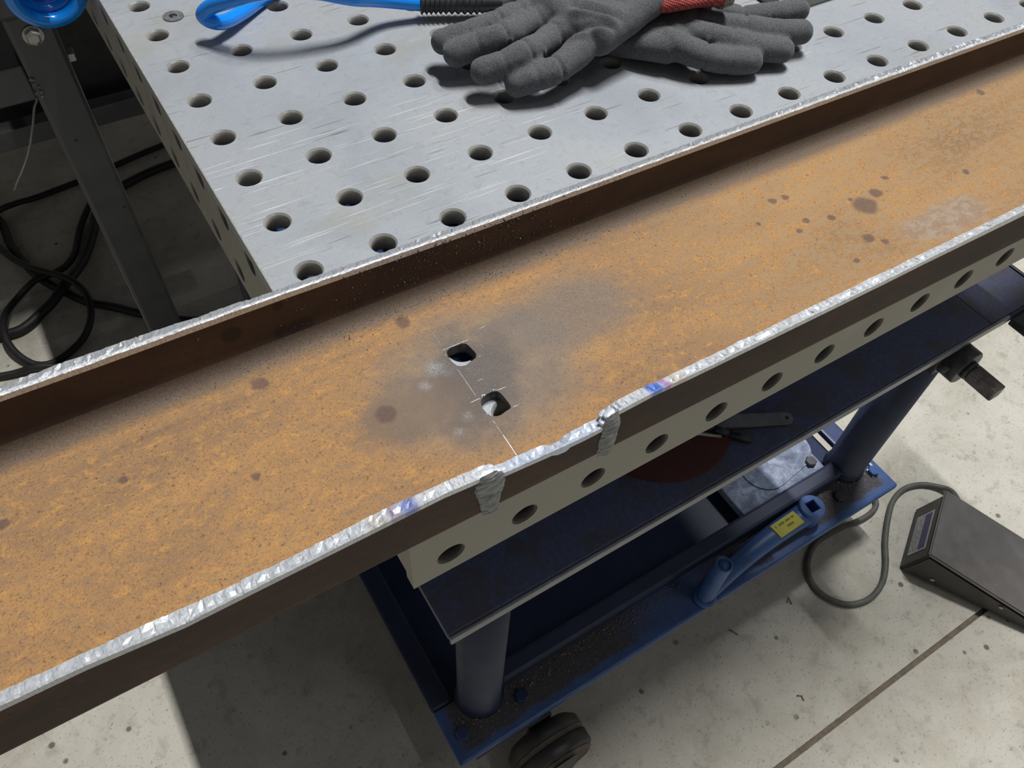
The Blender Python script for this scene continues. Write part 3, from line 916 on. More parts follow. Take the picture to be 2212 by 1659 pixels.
# lifting spindle: hub and square drive end
HX, HZ = 0.659, TOP - 0.328
hub = MB().lathe([(0.0225, -0.0048), (0.0225, 0.014), (0.0212, 0.0155)], (HX, -0.1500, HZ), 'Y', n=40)
hub.lathe([(0.0115, 0.0156), (0.0115, 0.021)], (HX, -0.1500, HZ), 'Y', n=32)
hub.build('spindle_hub', M['dark_steel'], cart)
sh2 = MB().box(HX - 0.0085, HX + 0.0085, -0.2065, -0.1712, HZ - 0.0085, HZ + 0.0085, bev=0.0022)
sh2.build('spindle_end', M['shaft'], cart)
MB().box(HX - 0.022, HX + 0.022, -0.1450, -0.10, HZ - 0.022, ZS - 0.0105, bev=0.002).build('spindle_block', M['dark_steel'], cart)
MB().lathe([(0.004, 0), (0.004, 0.008)], (HX - 0.030, -0.1495, HZ + 0.006), 'Y', n=16).build('grub_screw', M['dark_steel'], cart)
# hexagon bolts
for bx_, by_, bz_, mt in ((0.038, -0.116, ZB, 'blue'), (0.130, -0.115, ZB, 'blue_dark'), (0.823, -0.110, ZB, 'blue_handle'), (0.738, -0.116, ZB, 'dark_steel'), (0.735, -0.047, ZB + 0.012, 'dark_steel')):
    b = MB().lathe([(0.0098, 0.0), (0.0098, 0.0068), (0.0086, 0.0078)], (bx_, by_, bz_ + 0.0003), n=6, smooth=False)
    b.build('bolt', M[mt], cart)
# casters
def caster(wx, wy, px_, py_):
    r, w = 0.0570, 0.056
    c = MB().box(px_ - 0.05, px_ + 0.05, py_ - 0.042, py_ + 0.042, ZB - 0.019, ZB - 0.0135, bev=0.002).build('caster', M['dark_steel'], cart)
    prof = [(0.030, -w / 2), (0.046, -w / 2), (0.051, -w / 2 + 0.004), (r - 0.002, -w / 2 + 0.007), (r, -w / 2 + 0.010), (r, -0.0055), (r - 0.0022, -0.005), (r - 0.0022, 0.002), (r, 0.0025), (r, w / 2 - 0.010),
            (r - 0.002, w / 2 - 0.007), (0.051, w / 2 - 0.004), (0.046, w / 2), (0.030, w / 2)]
    wh = MB().lathe(prof, (wx, wy, r + 0.0005), 'Y', n=56, smooth=True)
    wh = wh.build('wheel', M['rubber'], c)
    MB().lathe([(0.0300, -w / 2 - 0.001), (0.034, -w / 2 + 0.001), (0.034, -w / 2 + 0.0015)], (wx, wy, r + 0.0005), 'Y', n=40, caps=True).build('hub_cap', M['zinc'], c)
    MB().lathe([(r + 0.0003, -0.0052 + 0.0004), (r - 0.0018, -0.0046), (r - 0.0018, 0.0016), (r + 0.0003, 0.0022)], (wx, wy, r + 0.0005), 'Y', n=56, caps=False).build('dusty_groove', M['rubber_dust'], c)
    MB().lathe([(0.0525, w / 2 - 0.0042), (0.0472, w / 2 - 0.0002), (0.0460, w / 2 + 0.0003)], (wx, wy, r + 0.0005), 'Y', n=56, caps=False).build('dusty_sidewall', M['rubber_dust'], c)
    for s in (-1, 1):
        MB().box(wx - 0.018, wx + 0.018, wy + s * (w / 2 + 0.004) - 0.002, wy + s * (w / 2 + 0.004) + 0.002, 0.035, ZB - 0.0195, bev=0.001).build('fork', M['dark_steel'], c)
    return c
caster(0.140, -0.1810, 0.090, -0.108)
caster(0.725, -0.090, 0.765, -0.100)
caster(0.140, 0.640, 0.090, 0.655)
caster(0.725, 0.640, 0.765, 0.655)
# chips and dirt gathered on the base plate
gr = []
rnd = random.Random(11)
for _ in range(1500):
    x = rnd.uniform(0.03, 0.83); y = -0.094 - abs(rnd.gauss(0, 0.010))
    if y < -0.143 or (0.42 < x < 0.69 and y < -0.1): continue
    gr.append((x, y, ZB + 0.0004, abs(rnd.gauss(0, .0008)) + .0003))
for _ in range(260):
    x = rnd.uniform(0.03, 0.25); y = rnd.uniform(-0.143, -0.1)
    gr.append((x, y, ZB + 0.0004, abs(rnd.gauss(0, .0006)) + .0003))
pebbles('grit', gr, M['grit'], cart)

# ================================================================== CRANK HANDLE on the base plate
hx, hy, gx, gy = 0.664, -0.1135, 0.437, -0.1345
ch = thing('crank_handle', 'blue crank handle with a yellow sticker lying on the cart base', 'crank handle', ((hx + gx) / 2, (hy + gy) / 2, ZB))
ZH = ZB + 0.0006
def arm_mesh():
    mb = MB(); n = 30; V = []; prof = 12
    for i in range(n + 1):
        t = i / n
        x = hx - 0.012 + (gx - 0.004 - hx + 0.012) * t
        y = hy + (gy - hy) * t + 0.006 * math.sin(math.pi * t)
        hw = 0.0175 - 0.0045 * t
        ht = 0.0125 - 0.003 * t
        zc = ZH + 0.0185 - 0.0075 * t
        for k in range(prof):
            a = 2 * math.pi * k / prof
            cx, sx = math.cos(a), math.sin(a)
            q = (abs(cx) ** 4 + abs(sx) ** 4) ** -0.25
            V.append((x, y + hw * cx * q, zc + ht * sx * q))
    F = [(i * prof + k, i * prof + (k + 1) % prof, (i + 1) * prof + (k + 1) % prof, (i + 1) * prof + k) for i in range(n) for k in range(prof)]
    mb.add(V, F, 0, True)
    mb.f += [tuple(range(prof)), tuple(reversed(range(n * prof, (n + 1) * prof)))]; mb.mi += [0, 0]; mb.sm += [False, False]
    return mb
arm_mesh().build('arm', M['blue_handle'], ch)
def socket():
    mb = MB(); N = 40; rot = math.radians(-4)
    def ring(r, z, sq=False):
        out = []
        for k in range(N):
            a = 2 * math.pi * k / N
            c, s = math.cos(a), math.sin(a)
            if sq:
                q = r / max(abs(c), abs(s)); c, s = c * q, s * q
                out.append((hx + c * math.cos(rot) - s * math.sin(rot), hy + c * math.sin(rot) + s * math.cos(rot), z))
            else:
                out.append((hx + r * c, hy + r * s, z))
        return out
    rings = [ring(0.0085, ZH, True), ring(0.0195, ZH), ring(0.0205, ZH + 0.002), ring(0.0205, ZH + 0.034), ring(0.0190, ZH + 0.0365), ring(0.0092, ZH + 0.0365, True), ring(0.0085, ZH + 0.035, True), ring(0.0085, ZH, True)]
    V = [p for r in rings for p in r]
    F = [(j * N + k, j * N + (k + 1) % N, (j + 1) * N + (k + 1) % N, (j + 1) * N + k) for j in range(len(rings) - 1) for k in range(N)]
    mb.add(V, F, 0, False)
    return mb
so = socket().build('square_socket', M['blue_handle'], ch)
g = MB().lathe([(0.0122, 0.004), (0.0122, 0.116), (0.0112, 0.1175), (0.0098, 0.1175), (0.0096, 0.1145), (0.0070, 0.1145), (0.0066, 0.1158), (0.0, 0.1162)], (gx, gy, ZH), n=36, caps=False)
g.build('grip', M['blue_handle'], ch)
MB().lathe([(0.0165, 0.0), (0.0175, 0.002), (0.0170, 0.006), (0.0135, 0.0085), (0.0122, 0.0085)], (gx, gy, ZH), n=36, caps=False).build('grip_collar', M['blue_handle'], ch)
zst = ZH + 0.0330
def quad_on(name, pts, z, mat, parent, th=0.0003):
    n = len(pts)
    mb = MB().prism(pts, z, z + th)
    return mb.build(name, mat, parent)
def handle_uv(s, t):      # s along the arm from 0.025 m before the socket, t across
    ax = Vector((gx - hx, gy - hy, 0)).normalized(); ay = Vector((-ax.y, ax.x, 0))
    p = Vector((hx, hy, 0)) + ax * s + ay * t
    y_off = 0.006 * math.sin(math.pi * min(1, s / 0.228))
    return (p.x, p.y + y_off)
zarm = lambda s: ZH + 0.0185 - 0.0075 * (s / 0.228) + 0.0125 - 0.003 * (s / 0.228)
st_z = zarm(0.028) + 0.0002
MB().prism([handle_uv(s, t) for s, t in ((0.028, -0.0115), (0.028, 0.0120), (0.078, 0.0120), (0.078, -0.0115))][::-1], st_z - 0.003, st_z + 0.0003).build('sticker', M['yellow'], ch)
stk = ch.children[-1]
# two rows of small dark print, too blurred in the photo to read
rp = random.Random(3)
for t0, s0, s1 in ((-0.0048, 0.034, 0.072), (0.0032, 0.040, 0.062)):
    s = s0
    while s < s1:
        w = rp.uniform(0.0011, 0.0022)
        if rp.random() < 0.82:
            mb = MB().prism([handle_uv(a, b) for a, b in ((s, t0 - 0.0018), (s, t0 + 0.0018), (s + w, t0 + 0.0018), (s + w, t0 - 0.0018))][::-1], st_z + 0.0003, st_z + 0.00042)
            mb.build('print_mark', M['print'], stk)
        s += w + 0.0006

# ================================================================== small things on the shelf and base
def flat_strap():
    a, b = Vector((0.408, -0.1295)), Vector((0.285, -0.069))
    d = (b - a).normalized(); nrm = Vector((-d.y, d.x)); w = 0.0065
    out = []; n = 12
    for i in range(n + 1):
        t = math.radians(90 + 180 * i / n)
        p = a + d * w + d * (w * math.cos(t)) + nrm * (w * math.sin(t)); out.append(p)
    out += [b - nrm * w * 1.35, b + nrm * w * 1.35]
    hole = [a + d * (w * 1.0) + d * (0.0022 * math.cos(2 * math.pi * i / 14)) + nrm * (0.0022 * math.sin(2 * math.pi * i / 14)) for i in range(14)]
    z0, z1 = ZS + 0.0045, ZS + 0.0075
    bm_ = bmesh.new()
    vo = [bm_.verts.new((p.x, p.y, z1)) for p in out]; vh = [bm_.verts.new((p.x, p.y, z1)) for p in hole]
    eo = [bm_.edges.new((vo[i], vo[(i + 1) % len(vo)])) for i in range(len(vo))]; eh = [bm_.edges.new((vh[i], vh[(i + 1) % 14])) for i in range(14)]
    r = bmesh.ops.triangle_fill(bm_, use_beauty=True, use_dissolve=False, edges=eo + eh, normal=(0, 0, 1))
    ex = bmesh.ops.extrude_face_region(bm_, geom=bm_.faces[:])
    for v in [q for q in ex['geom'] if isinstance(q, bmesh.types.BMVert)]: v.co.z = z0
    bmesh.ops.recalc_face_normals(bm_, faces=bm_.faces[:])
    mb = MB(); bm_.verts.index_update()
    mb.add([v.co for v in bm_.verts], [[v.index for v in f.verts] for f in bm_.faces]); bm_.free()
    return mb
tag(flat_strap().build('steel_strap', M['strap']), 'dull grey flat steel strap with a holed round end on the shelf', 'steel strap')
dsc = MB().lathe([(0.011, 0.0), (0.0765, 0.0), (0.0768, 0.0015), (0.0765, 0.0038), (0.030, 0.0042), (0.0290, 0.0030), (0.011, 0.0030), (0.011, 0.0)], (0.294, -0.0555, ZS + 0.0002), n=72, smooth=False, caps=False)
tag(dsc.build('cutting_disc', M['disc']), 'brownish red cutting disc lying on the blue shelf under the table', 'cutting disc')
tag(MB().tube([(0.331, -0.1105, ZS + 0.0062), (0.283, -0.073, ZS + 0.0062)], 0.0018, 10).build('filler_rod', M['zinc']), 'thin bright metal rod lying on the brown disc', 'rod')
pen = thing('marker_pen', 'black marker pen lying on the shelf beside the brown disc', 'pen', (0.349, -0.121, ZS))
MB().tube([(0.356, -0.1275, ZS + 0.0047), (0.341, -0.1125, ZS + 0.0047)], 0.0042, 14).build('cap', M['black_plastic'], pen)
MB().tube([(0.3405, -0.112, ZS + 0.0047), (0.285 + 0.045, -0.1015, ZS + 0.0088)], 0.0038, 14).build('barrel', M['black_plastic'], pen)
# snap ring on the base
cl = []
for i in range(19):
    a = math.radians(-150 + 235 * i / 18)
    cl.append((0.8215 + 0.0075 * math.cos(a), -0.0985 + 0.0075 * math.sin(a), ZB + 0.0026))
tag(MB().tube(cl, 0.0024, 10).build('snap_ring', M['white_clip']), 'small white open ring lying beside the blue bolt on the cart base', 'ring clip')
# thin curled shavings and twigs on the concrete
for i, (a, b, c) in enumerate((((0.612, -0.187), (0.620, -0.181), (0.617, -0.193)), ((0.498, -0.172), (0.502, -0.178), (0.505, -0.186)), ((0.520, -0.305), (0.526, -0.309), (0.524, -0.316)))):
    o = MB().tube([(*a, 0.0013), (*b, 0.0013), (*c, 0.0013)], 0.0011, 6).build('metal_shaving', M['grit'])
    tag(o, ('small bent brown shaving on the floor beside the crank grip', 'straight brown shaving on the floor below the crank grip', 'tiny curled brown shaving on the open floor')[i], 'shaving', 'shavings on the concrete floor')

# ================================================================== FOOT PEDAL with its cord
ped = thing('foot_pedal', 'dark brown wedge shaped welding foot pedal with a grey cord', 'foot pedal', (0.93, -0.29, 0.0))
pd = Vector((0.487, -0.873, 0)).normalized(); pw = Vector((0.873, 0.487, 0)).normalized()
pw = (pw - pd * pw.dot(pd)).normalized()
PB = Vector((0.8195, -0.2415, 0.001))
PL, PWD = 0.255, 0.136
def P(s, w, z): 
    q = PB + pd * s + pw * w
    return (q.x, q.y, z)
H0, H1, SL = 0.074, 0.018, 0.020
def ztop(s): return H0 + (H1 - H0) * (s - SL) / (PL - SL)
bmm = bmesh.new()
vv = [bmm.verts.new(P(s, w, z)) for s, w, z in ((0, 0, .001), (PL, 0, .001), (PL, PWD, .001), (0, PWD, .001), (SL - .001, 0, H0), (PL, 0, H1), (PL, PWD, H1), (SL - .001, PWD, H0))]
for f in ((0, 3, 2, 1), (4, 5, 6, 7), (0, 1, 5, 4), (1, 2, 6, 5), (2, 3, 7, 6), (3, 0, 4, 7)):
    bmm.faces.new([vv[i] for i in f])
bmesh.ops.bevel(bmm, geom=bmm.edges[:], offset=0.005, segments=3, affect='EDGES')
bmm.verts.index_update()
mb = MB(); mb.add([v.co for v in bmm.verts], [[v.index for v in f.verts] for f in bmm.faces], 0, False); bmm.free()
bo = mb.build('body', M['pedal'], ped)
bmm = bmesh.new()
k = 0.0025
vv = [bmm.verts.new(P(s, w, ztop(s) + dz)) for dz in (0.0004, 0.0075) for s, w in ((SL - 0.004, -k), (PL + 0.006, -k), (PL + 0.006, PWD + k), (SL - 0.004, PWD + k))]
for f in ((0, 3, 2, 1), (4, 5, 6, 7), (0, 1, 5, 4), (1, 2, 6, 5), (2, 3, 7, 6), (3, 0, 4, 7)):
    bmm.faces.new([vv[i] for i in f])
bmesh.ops.bevel(bmm, geom=bmm.edges[:], offset=0.0025, segments=2, affect='EDGES')
bmm.verts.index_update()
mb = MB(); mb.add([v.co for v in bmm.verts], [[v.index for v in f.verts] for f in bmm.faces], 0, False); bmm.free()
tr = mb.build('treadle', M['pedal_top'], ped)
# rating plate on the sloping rear face
nrm = Vector(P(0, 0, 0)) - Vector(P(1, 0, 0)); nrm = (nrm * H0 + Vector((0, 0, SL))).normalized()
def R(w, h, out):     # point on the rear face; w across, h up the slope 0..1
    q = Vector(P((SL - .001) * h, w, 0.001 + (H0 - .001) * h)) + nrm * out
    return q
def rear_plate(name, w0, w1, h0, h1, o0, o1, mat, parent):
    V = [R(w, h, o) for o in (o0, o1) for w, h in ((w0, h0), (w1, h0), (w1, h1), (w0, h1))]
    return MB().add(V, [(0, 1, 2, 3), (7, 6, 5, 4), (0, 4, 5, 1), (1, 5, 6, 2), (2, 6, 7, 3), (3, 7, 4, 0)]).build(name, mat, parent)
lab = rear_plate('rating_plate', 0.022, 0.106, 0.22, 0.80, 0.0002, 0.0009, M['label_grey'], ped)
rear_plate('blue_band', 0.026, 0.102, 0.53, 0.75, 0.0010, 0.0012, M['label_blue'], lab)
rp = random.Random(9)
for row in range(5):
    w = 0.027
    while w < 0.100:
        L = rp.uniform(0.003, 0.010)
        if rp.random() < 0.8:
            rear_plate('print_mark', w, min(0.102, w + L), 0.255 + row * 0.05, 0.275 + row * 0.05, 0.0010, 0.00115, M['label_print'], lab)
        w += L + 0.003
for s in (0.155, 0.05):
    q = Vector(P(s, -0.0002, 0.030 if s > .1 else 0.018))
    ax = (pd, Vector((0, 0, 1)), -pw)
    MB().lathe([(0.0042, 0), (0.0036, 0.0018), (0.0012, 0.0026)], q, ax, n=16).build('rivet', M['zinc'], ped)
# specks of spatter on the treadle
sp_ = []
rnd = random.Random(4)
for _ in range(26):
    s, w = rnd.uniform(0.03, 0.24), rnd.uniform(0.005, 0.13)
    q = P(s, w, ztop(s) + 0.0078)
    sp_.append((*q, abs(rnd.gauss(0, .0007)) + .0004))
pebbles('specks', sp_, M['zinc'], ped)
ce = Vector(P(0.055, PWD + 0.002, 0.030))
cordp = [(0.884, -0.06), (0.886, -0.10), (0.884, -0.128), (0.866, -0.140), (0.833, -0.1415), (0.793, -0.135), (0.76, -0.133), (0.728, -0.134), (0.698, -0.147), (0.676, -0.168), (0.669, -0.197), (0.679, -0.225), (0.701, -0.245),
         (0.736, -0.253), (0.773, -0.245), (0.804, -0.225), (0.837, -0.194), (0.876, -0.165), (0.914, -0.144), (0.951, -0.138), (0.984, -0.148)]
cp3 = [(x, y, 0.0056) for x, y in cordp] + [(1.006, -0.168, 0.008), (1.012, -0.188, 0.016), (ce.x + 0.028, ce.y + 0.010, 0.026), tuple(ce + pw * 0.014)]
MB().tube(catmull(cp3, 8), 0.0049, 14).build('cord', M['cord'], ped)
MB().tube([tuple(ce), tuple(ce + pw * 0.006), tuple(ce + pw * 0.016)], 0.0075, 16, rfun=lambda t: 0.0085 - 0.0025 * t).build('strain_relief', M['black_plastic'], ped)

# ================================================================== WORK GLOVES
def bake_glove(name, balls, parent, creases, folds, mat, voxel=0.0015):
    """balls: (x, y, z, r) spheres; merged into one skin"""
    b = MB()
    ico = bmesh.new(); bmesh.ops.create_icosphere(ico, subdivisions=2, radius=1); ico.verts.index_update()
    vs_ = [v.co.copy() for v in ico.verts]; fs_ = [[v.index for v in f.verts] for f in ico.faces]; ico.free()
    for x, y, z, r in balls:
        b.add([W(x + v.x * r, y + v.y * r, z + v.z * r) for v in vs_], fs_, 0, True)
    o = b.build(name, mat, parent)
    md = o.modifiers.new('r', 'REMESH'); md.mode = 'VOXEL'; md.voxel_size = voxel; md.use_smooth_shade = True
    sm = o.modifiers.new('s', 'SMOOTH'); sm.factor = 0.6; sm.iterations = 9
    dg = bpy.context.evaluated_depsgraph_get()
    me = bpy.data.meshes.new_from_object(o.evaluated_get(dg))
    o.modifiers.clear(); o.data = me
    off = worldloc(parent)
    import numpy as np
    n = len(me.vertices)
    co = np.empty(n * 3, np.float32); me.vertices.foreach_get('co', co); co = co.reshape(-1, 3).astype(float)
    nr = np.empty(n * 3, np.float32); me.vertices.foreach_get('normal', nr); nr = nr.reshape(-1, 3).astype(float)
    p = co + np.array([off.x, off.y, off.z - TOP])
    mv = np.zeros_like(p)
    for c, t, amp, wid in creases:
        r_ = p - np.array(c); tt = np.array(t)
        d = r_ @ tt
        rad_ = r_ - d[:, None] * tt
        ln = np.linalg.norm(rad_, axis=1) + 1e-9
        w = amp * np.exp(-(d / wid) ** 2) * (np.linalg.norm(r_, axis=1) < 0.017)
        mv -= rad_ / ln[:, None] * w[:, None]
    for a_, b2, amp, wid in folds:
        A2 = np.array(a_)[:2]; AB = np.array(b2)[:2] - A2
        q = p[:, :2] - A2
        tt = np.clip(q @ AB / (AB @ AB), 0, 1)
        d = np.linalg.norm(q - tt[:, None] * AB, axis=1)
        endf = np.sqrt(np.sin(np.pi * np.clip(tt * 0.94 + 0.03, 0, 1)))
        mv[:, 2] += amp * np.exp(-(d / wid) ** 2) * endf * (nr[:, 2] > 0)
    nz = np.array([0.0003 * N1(x * 160, y * 160, z * 160) + 0.0007 * N1(x * 60, y * 60, z * 60) for x, y, z in p])
    co = co + mv + nr * nz[:, None]
    co[:, 2] = np.maximum(co[:, 2], TOP + 0.0004 - off.z)
    me.vertices.foreach_set('co', co.astype(np.float32).ravel())
    me.materials.clear(); me.materials.append(mat)
    for pl in me.polygons: pl.use_smooth = True
    me.update()
    return o
def chain(pts, radii, n=7):
    """dense spheres along a smooth finger path"""
    c = catmull(pts, n)
    out = []
    for i, p in enumerate(c):
        t = i / (len(c) - 1) * (len(radii) - 1)
        k = min(int(t), len(radii) - 2)
        out.append((p.x, p.y, p.z, radii[k] + (radii[k + 1] - radii[k]) * (t - k)))
    return out
def crease_at(pts, idx, amp, wid, c=None):
    p = Vector(pts[idx])
    t = (Vector(pts[idx + 1]) - Vector(pts[idx - 1])).normalized()
    return (p, t, amp, wid)
# --- left glove: fingers point to the left, palm up, cuff to the upper right
g1 = thing('work_glove', 'dark grey work glove with red cuff, lying on top with fingers pointing left', 'glove', (0.27, 0.12, TOP), 'pair of work gloves')
L = {1: [(0.179, 0.1555, 0.0215), (0.1969, 0.1501, 0.026), (0.2218, 0.1473, 0.0295), (0.2428, 0.1510, 0.030), (0.262, 0.149, .032)],
     2: [(0.1799, 0.1377, 0.0205), (0.1962, 0.1316, 0.026), (0.213, 0.1265, 0.0315), (0.2336, 0.1340, 0.0285), (0.2504, 0.1377, 0.029), (0.266, .133, .032)],
     3: [(0.1864, 0.1085, 0.020), (0.2012, 0.103, 0.025), (0.2176, 0.1015, 0.030), (0.237, 0.1095, 0.027), (0.2521, 0.1145, 0.028), (0.27, .115, .032)],
     4: [(0.2055, 0.0905, 0.0145), (0.2186, 0.0860, 0.018), (0.2344, 0.0838, 0.022), (0.2533, 0.0880, 0.025), (0.2661, 0.0925, 0.028), (0.28, .097, .032)]}
balls = []
rad = {1: [.0100, .0100, .0102, .0105, .011], 2: [.0105, .0105, .0106, .0102, .0108, .0115], 3: [.0105, .0105, .0106, .0102, .0110, .012], 4: [.0104, .0108, .0110, .0110, .0115, .012]}
cre = []
for k, pts in L.items():
    balls += chain(pts, rad[k])
    cre.append(crease_at(pts, 2, 0.0020, 0.0012))
    cre.append(crease_at(pts, 1, 0.0006, 0.0013))
    cre.append(crease_at(pts, len(pts) - 2, 0.0012, 0.0020))
def sheet(A, B, C, D, ra, rc, nu=9, nv=10):
    """palm: spheres between the knuckle line A-B and the wrist line D-C"""
    out = []
    A, B, C, D = map(Vector, (A, B, C, D))
    for i in range(nu + 1):
        for j in range(nv + 1):
            s, t = i / nu, j / nv
            p = (A.lerp(B, s)).lerp(D.lerp(C, s), t)
            r = ra + (rc - ra) * t
            bulge = math.sin(math.pi * s) * 0.003
            out.append((p.x, p.y, p.z + bulge * 0.6, r))
    return out
balls += sheet((0.2765, 0.0905, 0.0315), (0.262, 0.158, 0.034), (0.352, 0.150, 0.046), (0.332, 0.1015, 0.042), .0135, .0130)
# thumb, folded away on the far side
balls += chain([(0.305, 0.150, 0.036), (0.292, 0.165, 0.030), (0.283, 0.175, 0.022), (0.279, 0.181, 0.015)], [.014, .0128, .0118, .0108])
fo = []
for a, b_, amp, wid in (((0.246, 0.0985), (0.2795, 0.080), .0034, .0024), ((0.262, 0.115), (0.288, 0.082), .0038, .0024), ((0.272, 0.124), (0.297, 0.088), .0020, .0024),
                        ((0.256, 0.104), (0.283, 0.082), -.0034, .0018), ((0.268, 0.117), (0.291, 0.086), -.0030, .0018), ((0.290, 0.128), (0.304, 0.094), -.0014, .0022), ((0.30, 0.13), (0.312, 0.098), .0012, .003)):
    fo.append((Vector((*a, 0)), Vector((*b_, 0)), amp, wid))
bake_glove('shell', balls, g1, cre, fo, M['glove'])
# knitted cuff: a flattened sleeve
def cuff(name, A, B, ha, hb, va, vb, mat, parent, seed=0):
    mb = MB(); n, m_ = 40, 14; V = []
    A, B = Vector(A), Vector(B); d = (B - A).normalized(); side = Vector((-d.y, d.x, 0)).normalized(); up = d.cross(side) * -1
    if up.z < 0: up = -up
    for layer in (0, 1):
        for i in range(m_ + 1):
            t = i / m_ if layer == 0 else 1 - i / m_
            c = A.lerp(B, t)
            hh = ha + (hb - ha) * t - layer * 0.0016; hv = va + (vb - va) * t - layer * 0.0016
            for k in range(n):
                a = 2 * math.pi * k / n
                rib = 1 + 0.035 * math.sin(a * 20) + 0.10 * N1(t * 2.5, math.cos(a) * 1.4 + seed, math.sin(a) * 1.4)
                p = c + side * (hh * math.cos(a) * rib) + up * (hv * math.sin(a) * rib)
                V.append(W(p.x, p.y, max(p.z, 0.0015)))
    rows = 2 * (m_ + 1)
    F = [(i * n + k, i * n + (k + 1) % n, ((i + 1) % rows) * n + (k + 1) % n, ((i + 1) % rows) * n + k) for i in range(rows) for k in range(n)]
    mb.add(V, F, 0, True)
    return mb.build(name, mat, parent)
c1 = cuff('cuff', (0.338, 0.1190, 0.0430), (0.391, 0.1080, 0.0440), 0.031, 0.037, 0.0130, 0.0140, M['cuff'], g1)
cuff('cuff_trim', (0.391, 0.1080, 0.0440), (0.3970, 0.1065, 0.0440), 0.0378, 0.0390, 0.0146, 0.0152, M['trim'], c1, 2)
# --- right glove: fingers point right, its wrist under the other glove
g2 = thing('work_glove', 'dark grey work glove partly under the other one, fingers pointing right', 'glove', (0.38, 0.07, TOP), 'pair of work gloves')
Rr = {1: [(0.466, 0.0668, 0.019), (0.4368, 0.0742, 0.019), (0.4176, 0.0827, 0.017), (0.4063, 0.0945, 0.018), (0.392, 0.104, .019)],
      2: [(0.4469, 0.0432, 0.0165), (0.4203, 0.0512, 0.020), (0.3999, 0.0617, 0.0225), (0.3897, 0.0750, 0.021), (0.377, 0.085, .021)],
      3: [(0.4190, 0.0335, 0.0130), (0.3988, 0.0430, 0.016), (0.3805, 0.0550, 0.0195), (0.3693, 0.0690, 0.020), (0.36, 0.078, .021)],
      4: [(0.3860, 0.0345, 0.0125), (0.3695, 0.0425, 0.0135), (0.353, 0.0520, 0.0165), (0.3419, 0.0650, 0.019), (0.336, 0.075, .020)]}
balls = []; cre = []
rad = {1: [.0100, .0100, .0098, .0102, .011], 2: [.0104, .0108, .0106, .0104, .011], 3: [.0102, .0104, .0104, .0106, .011], 4: [.0100, .0108, .0110, .0112, .0118]}
for k, pts in Rr.items():
    balls += chain(pts, rad[k])
    cre.append(crease_at(pts, 2, 0.0013, 0.0015))
    cre.append(crease_at(pts, 1, 0.0005, 0.0015))
balls += sheet((0.3320, 0.0745, 0.0170), (0.392, 0.107, 0.0190), (0.340, 0.150, 0.0115), (0.293, 0.118, 0.0110), .0122, .0095)
balls += chain([(0.375, 0.118, 0.018), (0.395, 0.135, 0.016), (0.418, 0.145, 0.013), (0.437, 0.150, 0.011)], [.012, .0112, .0104, .0098])
fo = [(Vector((0.347, 0.064, 0)), Vector((0.339, 0.090, 0)), -.0012, .0024), (Vector((0.362, 0.068, 0)), Vector((0.354, 0.092, 0)), -.0010, .0022)]
bake_glove('shell', balls, g2, cre, fo, M['glove'])
cuff('cuff', (0.316, 0.134, 0.0112), (0.275, 0.178, 0.0112), 0.030, 0.036, 0.0096, 0.0096, M['cuff'], g2, 5)

# ================================================================== BLUE AIR HOSE on the table

HP = [(0.1837 + .0155, 0.1956 + .031, 0.0125), (0.168, 0.2155 + .017, 0.0200), (0.1354, 0.2212 + .004, 0.033), (0.1125, 0.2285, 0.041), (0.0905, 0.2335, 0.0455), (0.0690, 0.2420, 0.0440), (0.0525, 0.2545, 0.0370),
      (0.0395, 0.2690, 0.0280), (0.0335, 0.2745, 0.0200), (0.0395, 0.2715, 0.0150), (0.0505, 0.2760, 0.0110), (0.0690, 0.2900, 0.0075), (0.0950, 0.3080, 0.0062), (0.140, 0.330, 0.0062), (0.19, 0.36, 0.0062), (0.22, 0.42, 0.0062), (0.2, 0.5, 0.0062)]
hose = thing('air_hose', 'glossy blue air hose bent into a loop on the welding table', 'hose', (0.12, 0.26, TOP))
MB().tube(catmull([W(*p) for p in HP], 10), 0.0057, 20).build('tube', M['hose'], hose)
def grip_r(t):
    return 0.0072 + 0.0012 * math.sin(t * 95) * (0.3 if t > .72 else 1) - (0.0022 * max(0, (t - .75) / .25))
MB().tube(catmull([W(0.1965, 0.2275, 0.0128), W(0.215, 0.2195, 0.0125), W(0.238, 0.2085, 0.0120), W(0.258, 0.2010, 0.012)], 20), 0.007, 20, rfun=grip_r).build('strain_relief', M['black_plastic'], hose)
MB().tube([W(0.2570, 0.2014, 0.012), W(0.300, 0.2060, 0.0105)], 0.0038, 14).build('fitting', M['zinc'], hose)

# steel bar at the back, beyond the right glove
tag(MB().box(0.478, 0.545, 0.0905, 0.185, TOP + 0.0004, TOP + 0.010, bev=0.0008).build('steel_block', M['grey_bar'], xf=None), 'olive grey flat steel block behind the right-hand glove', 'steel block')

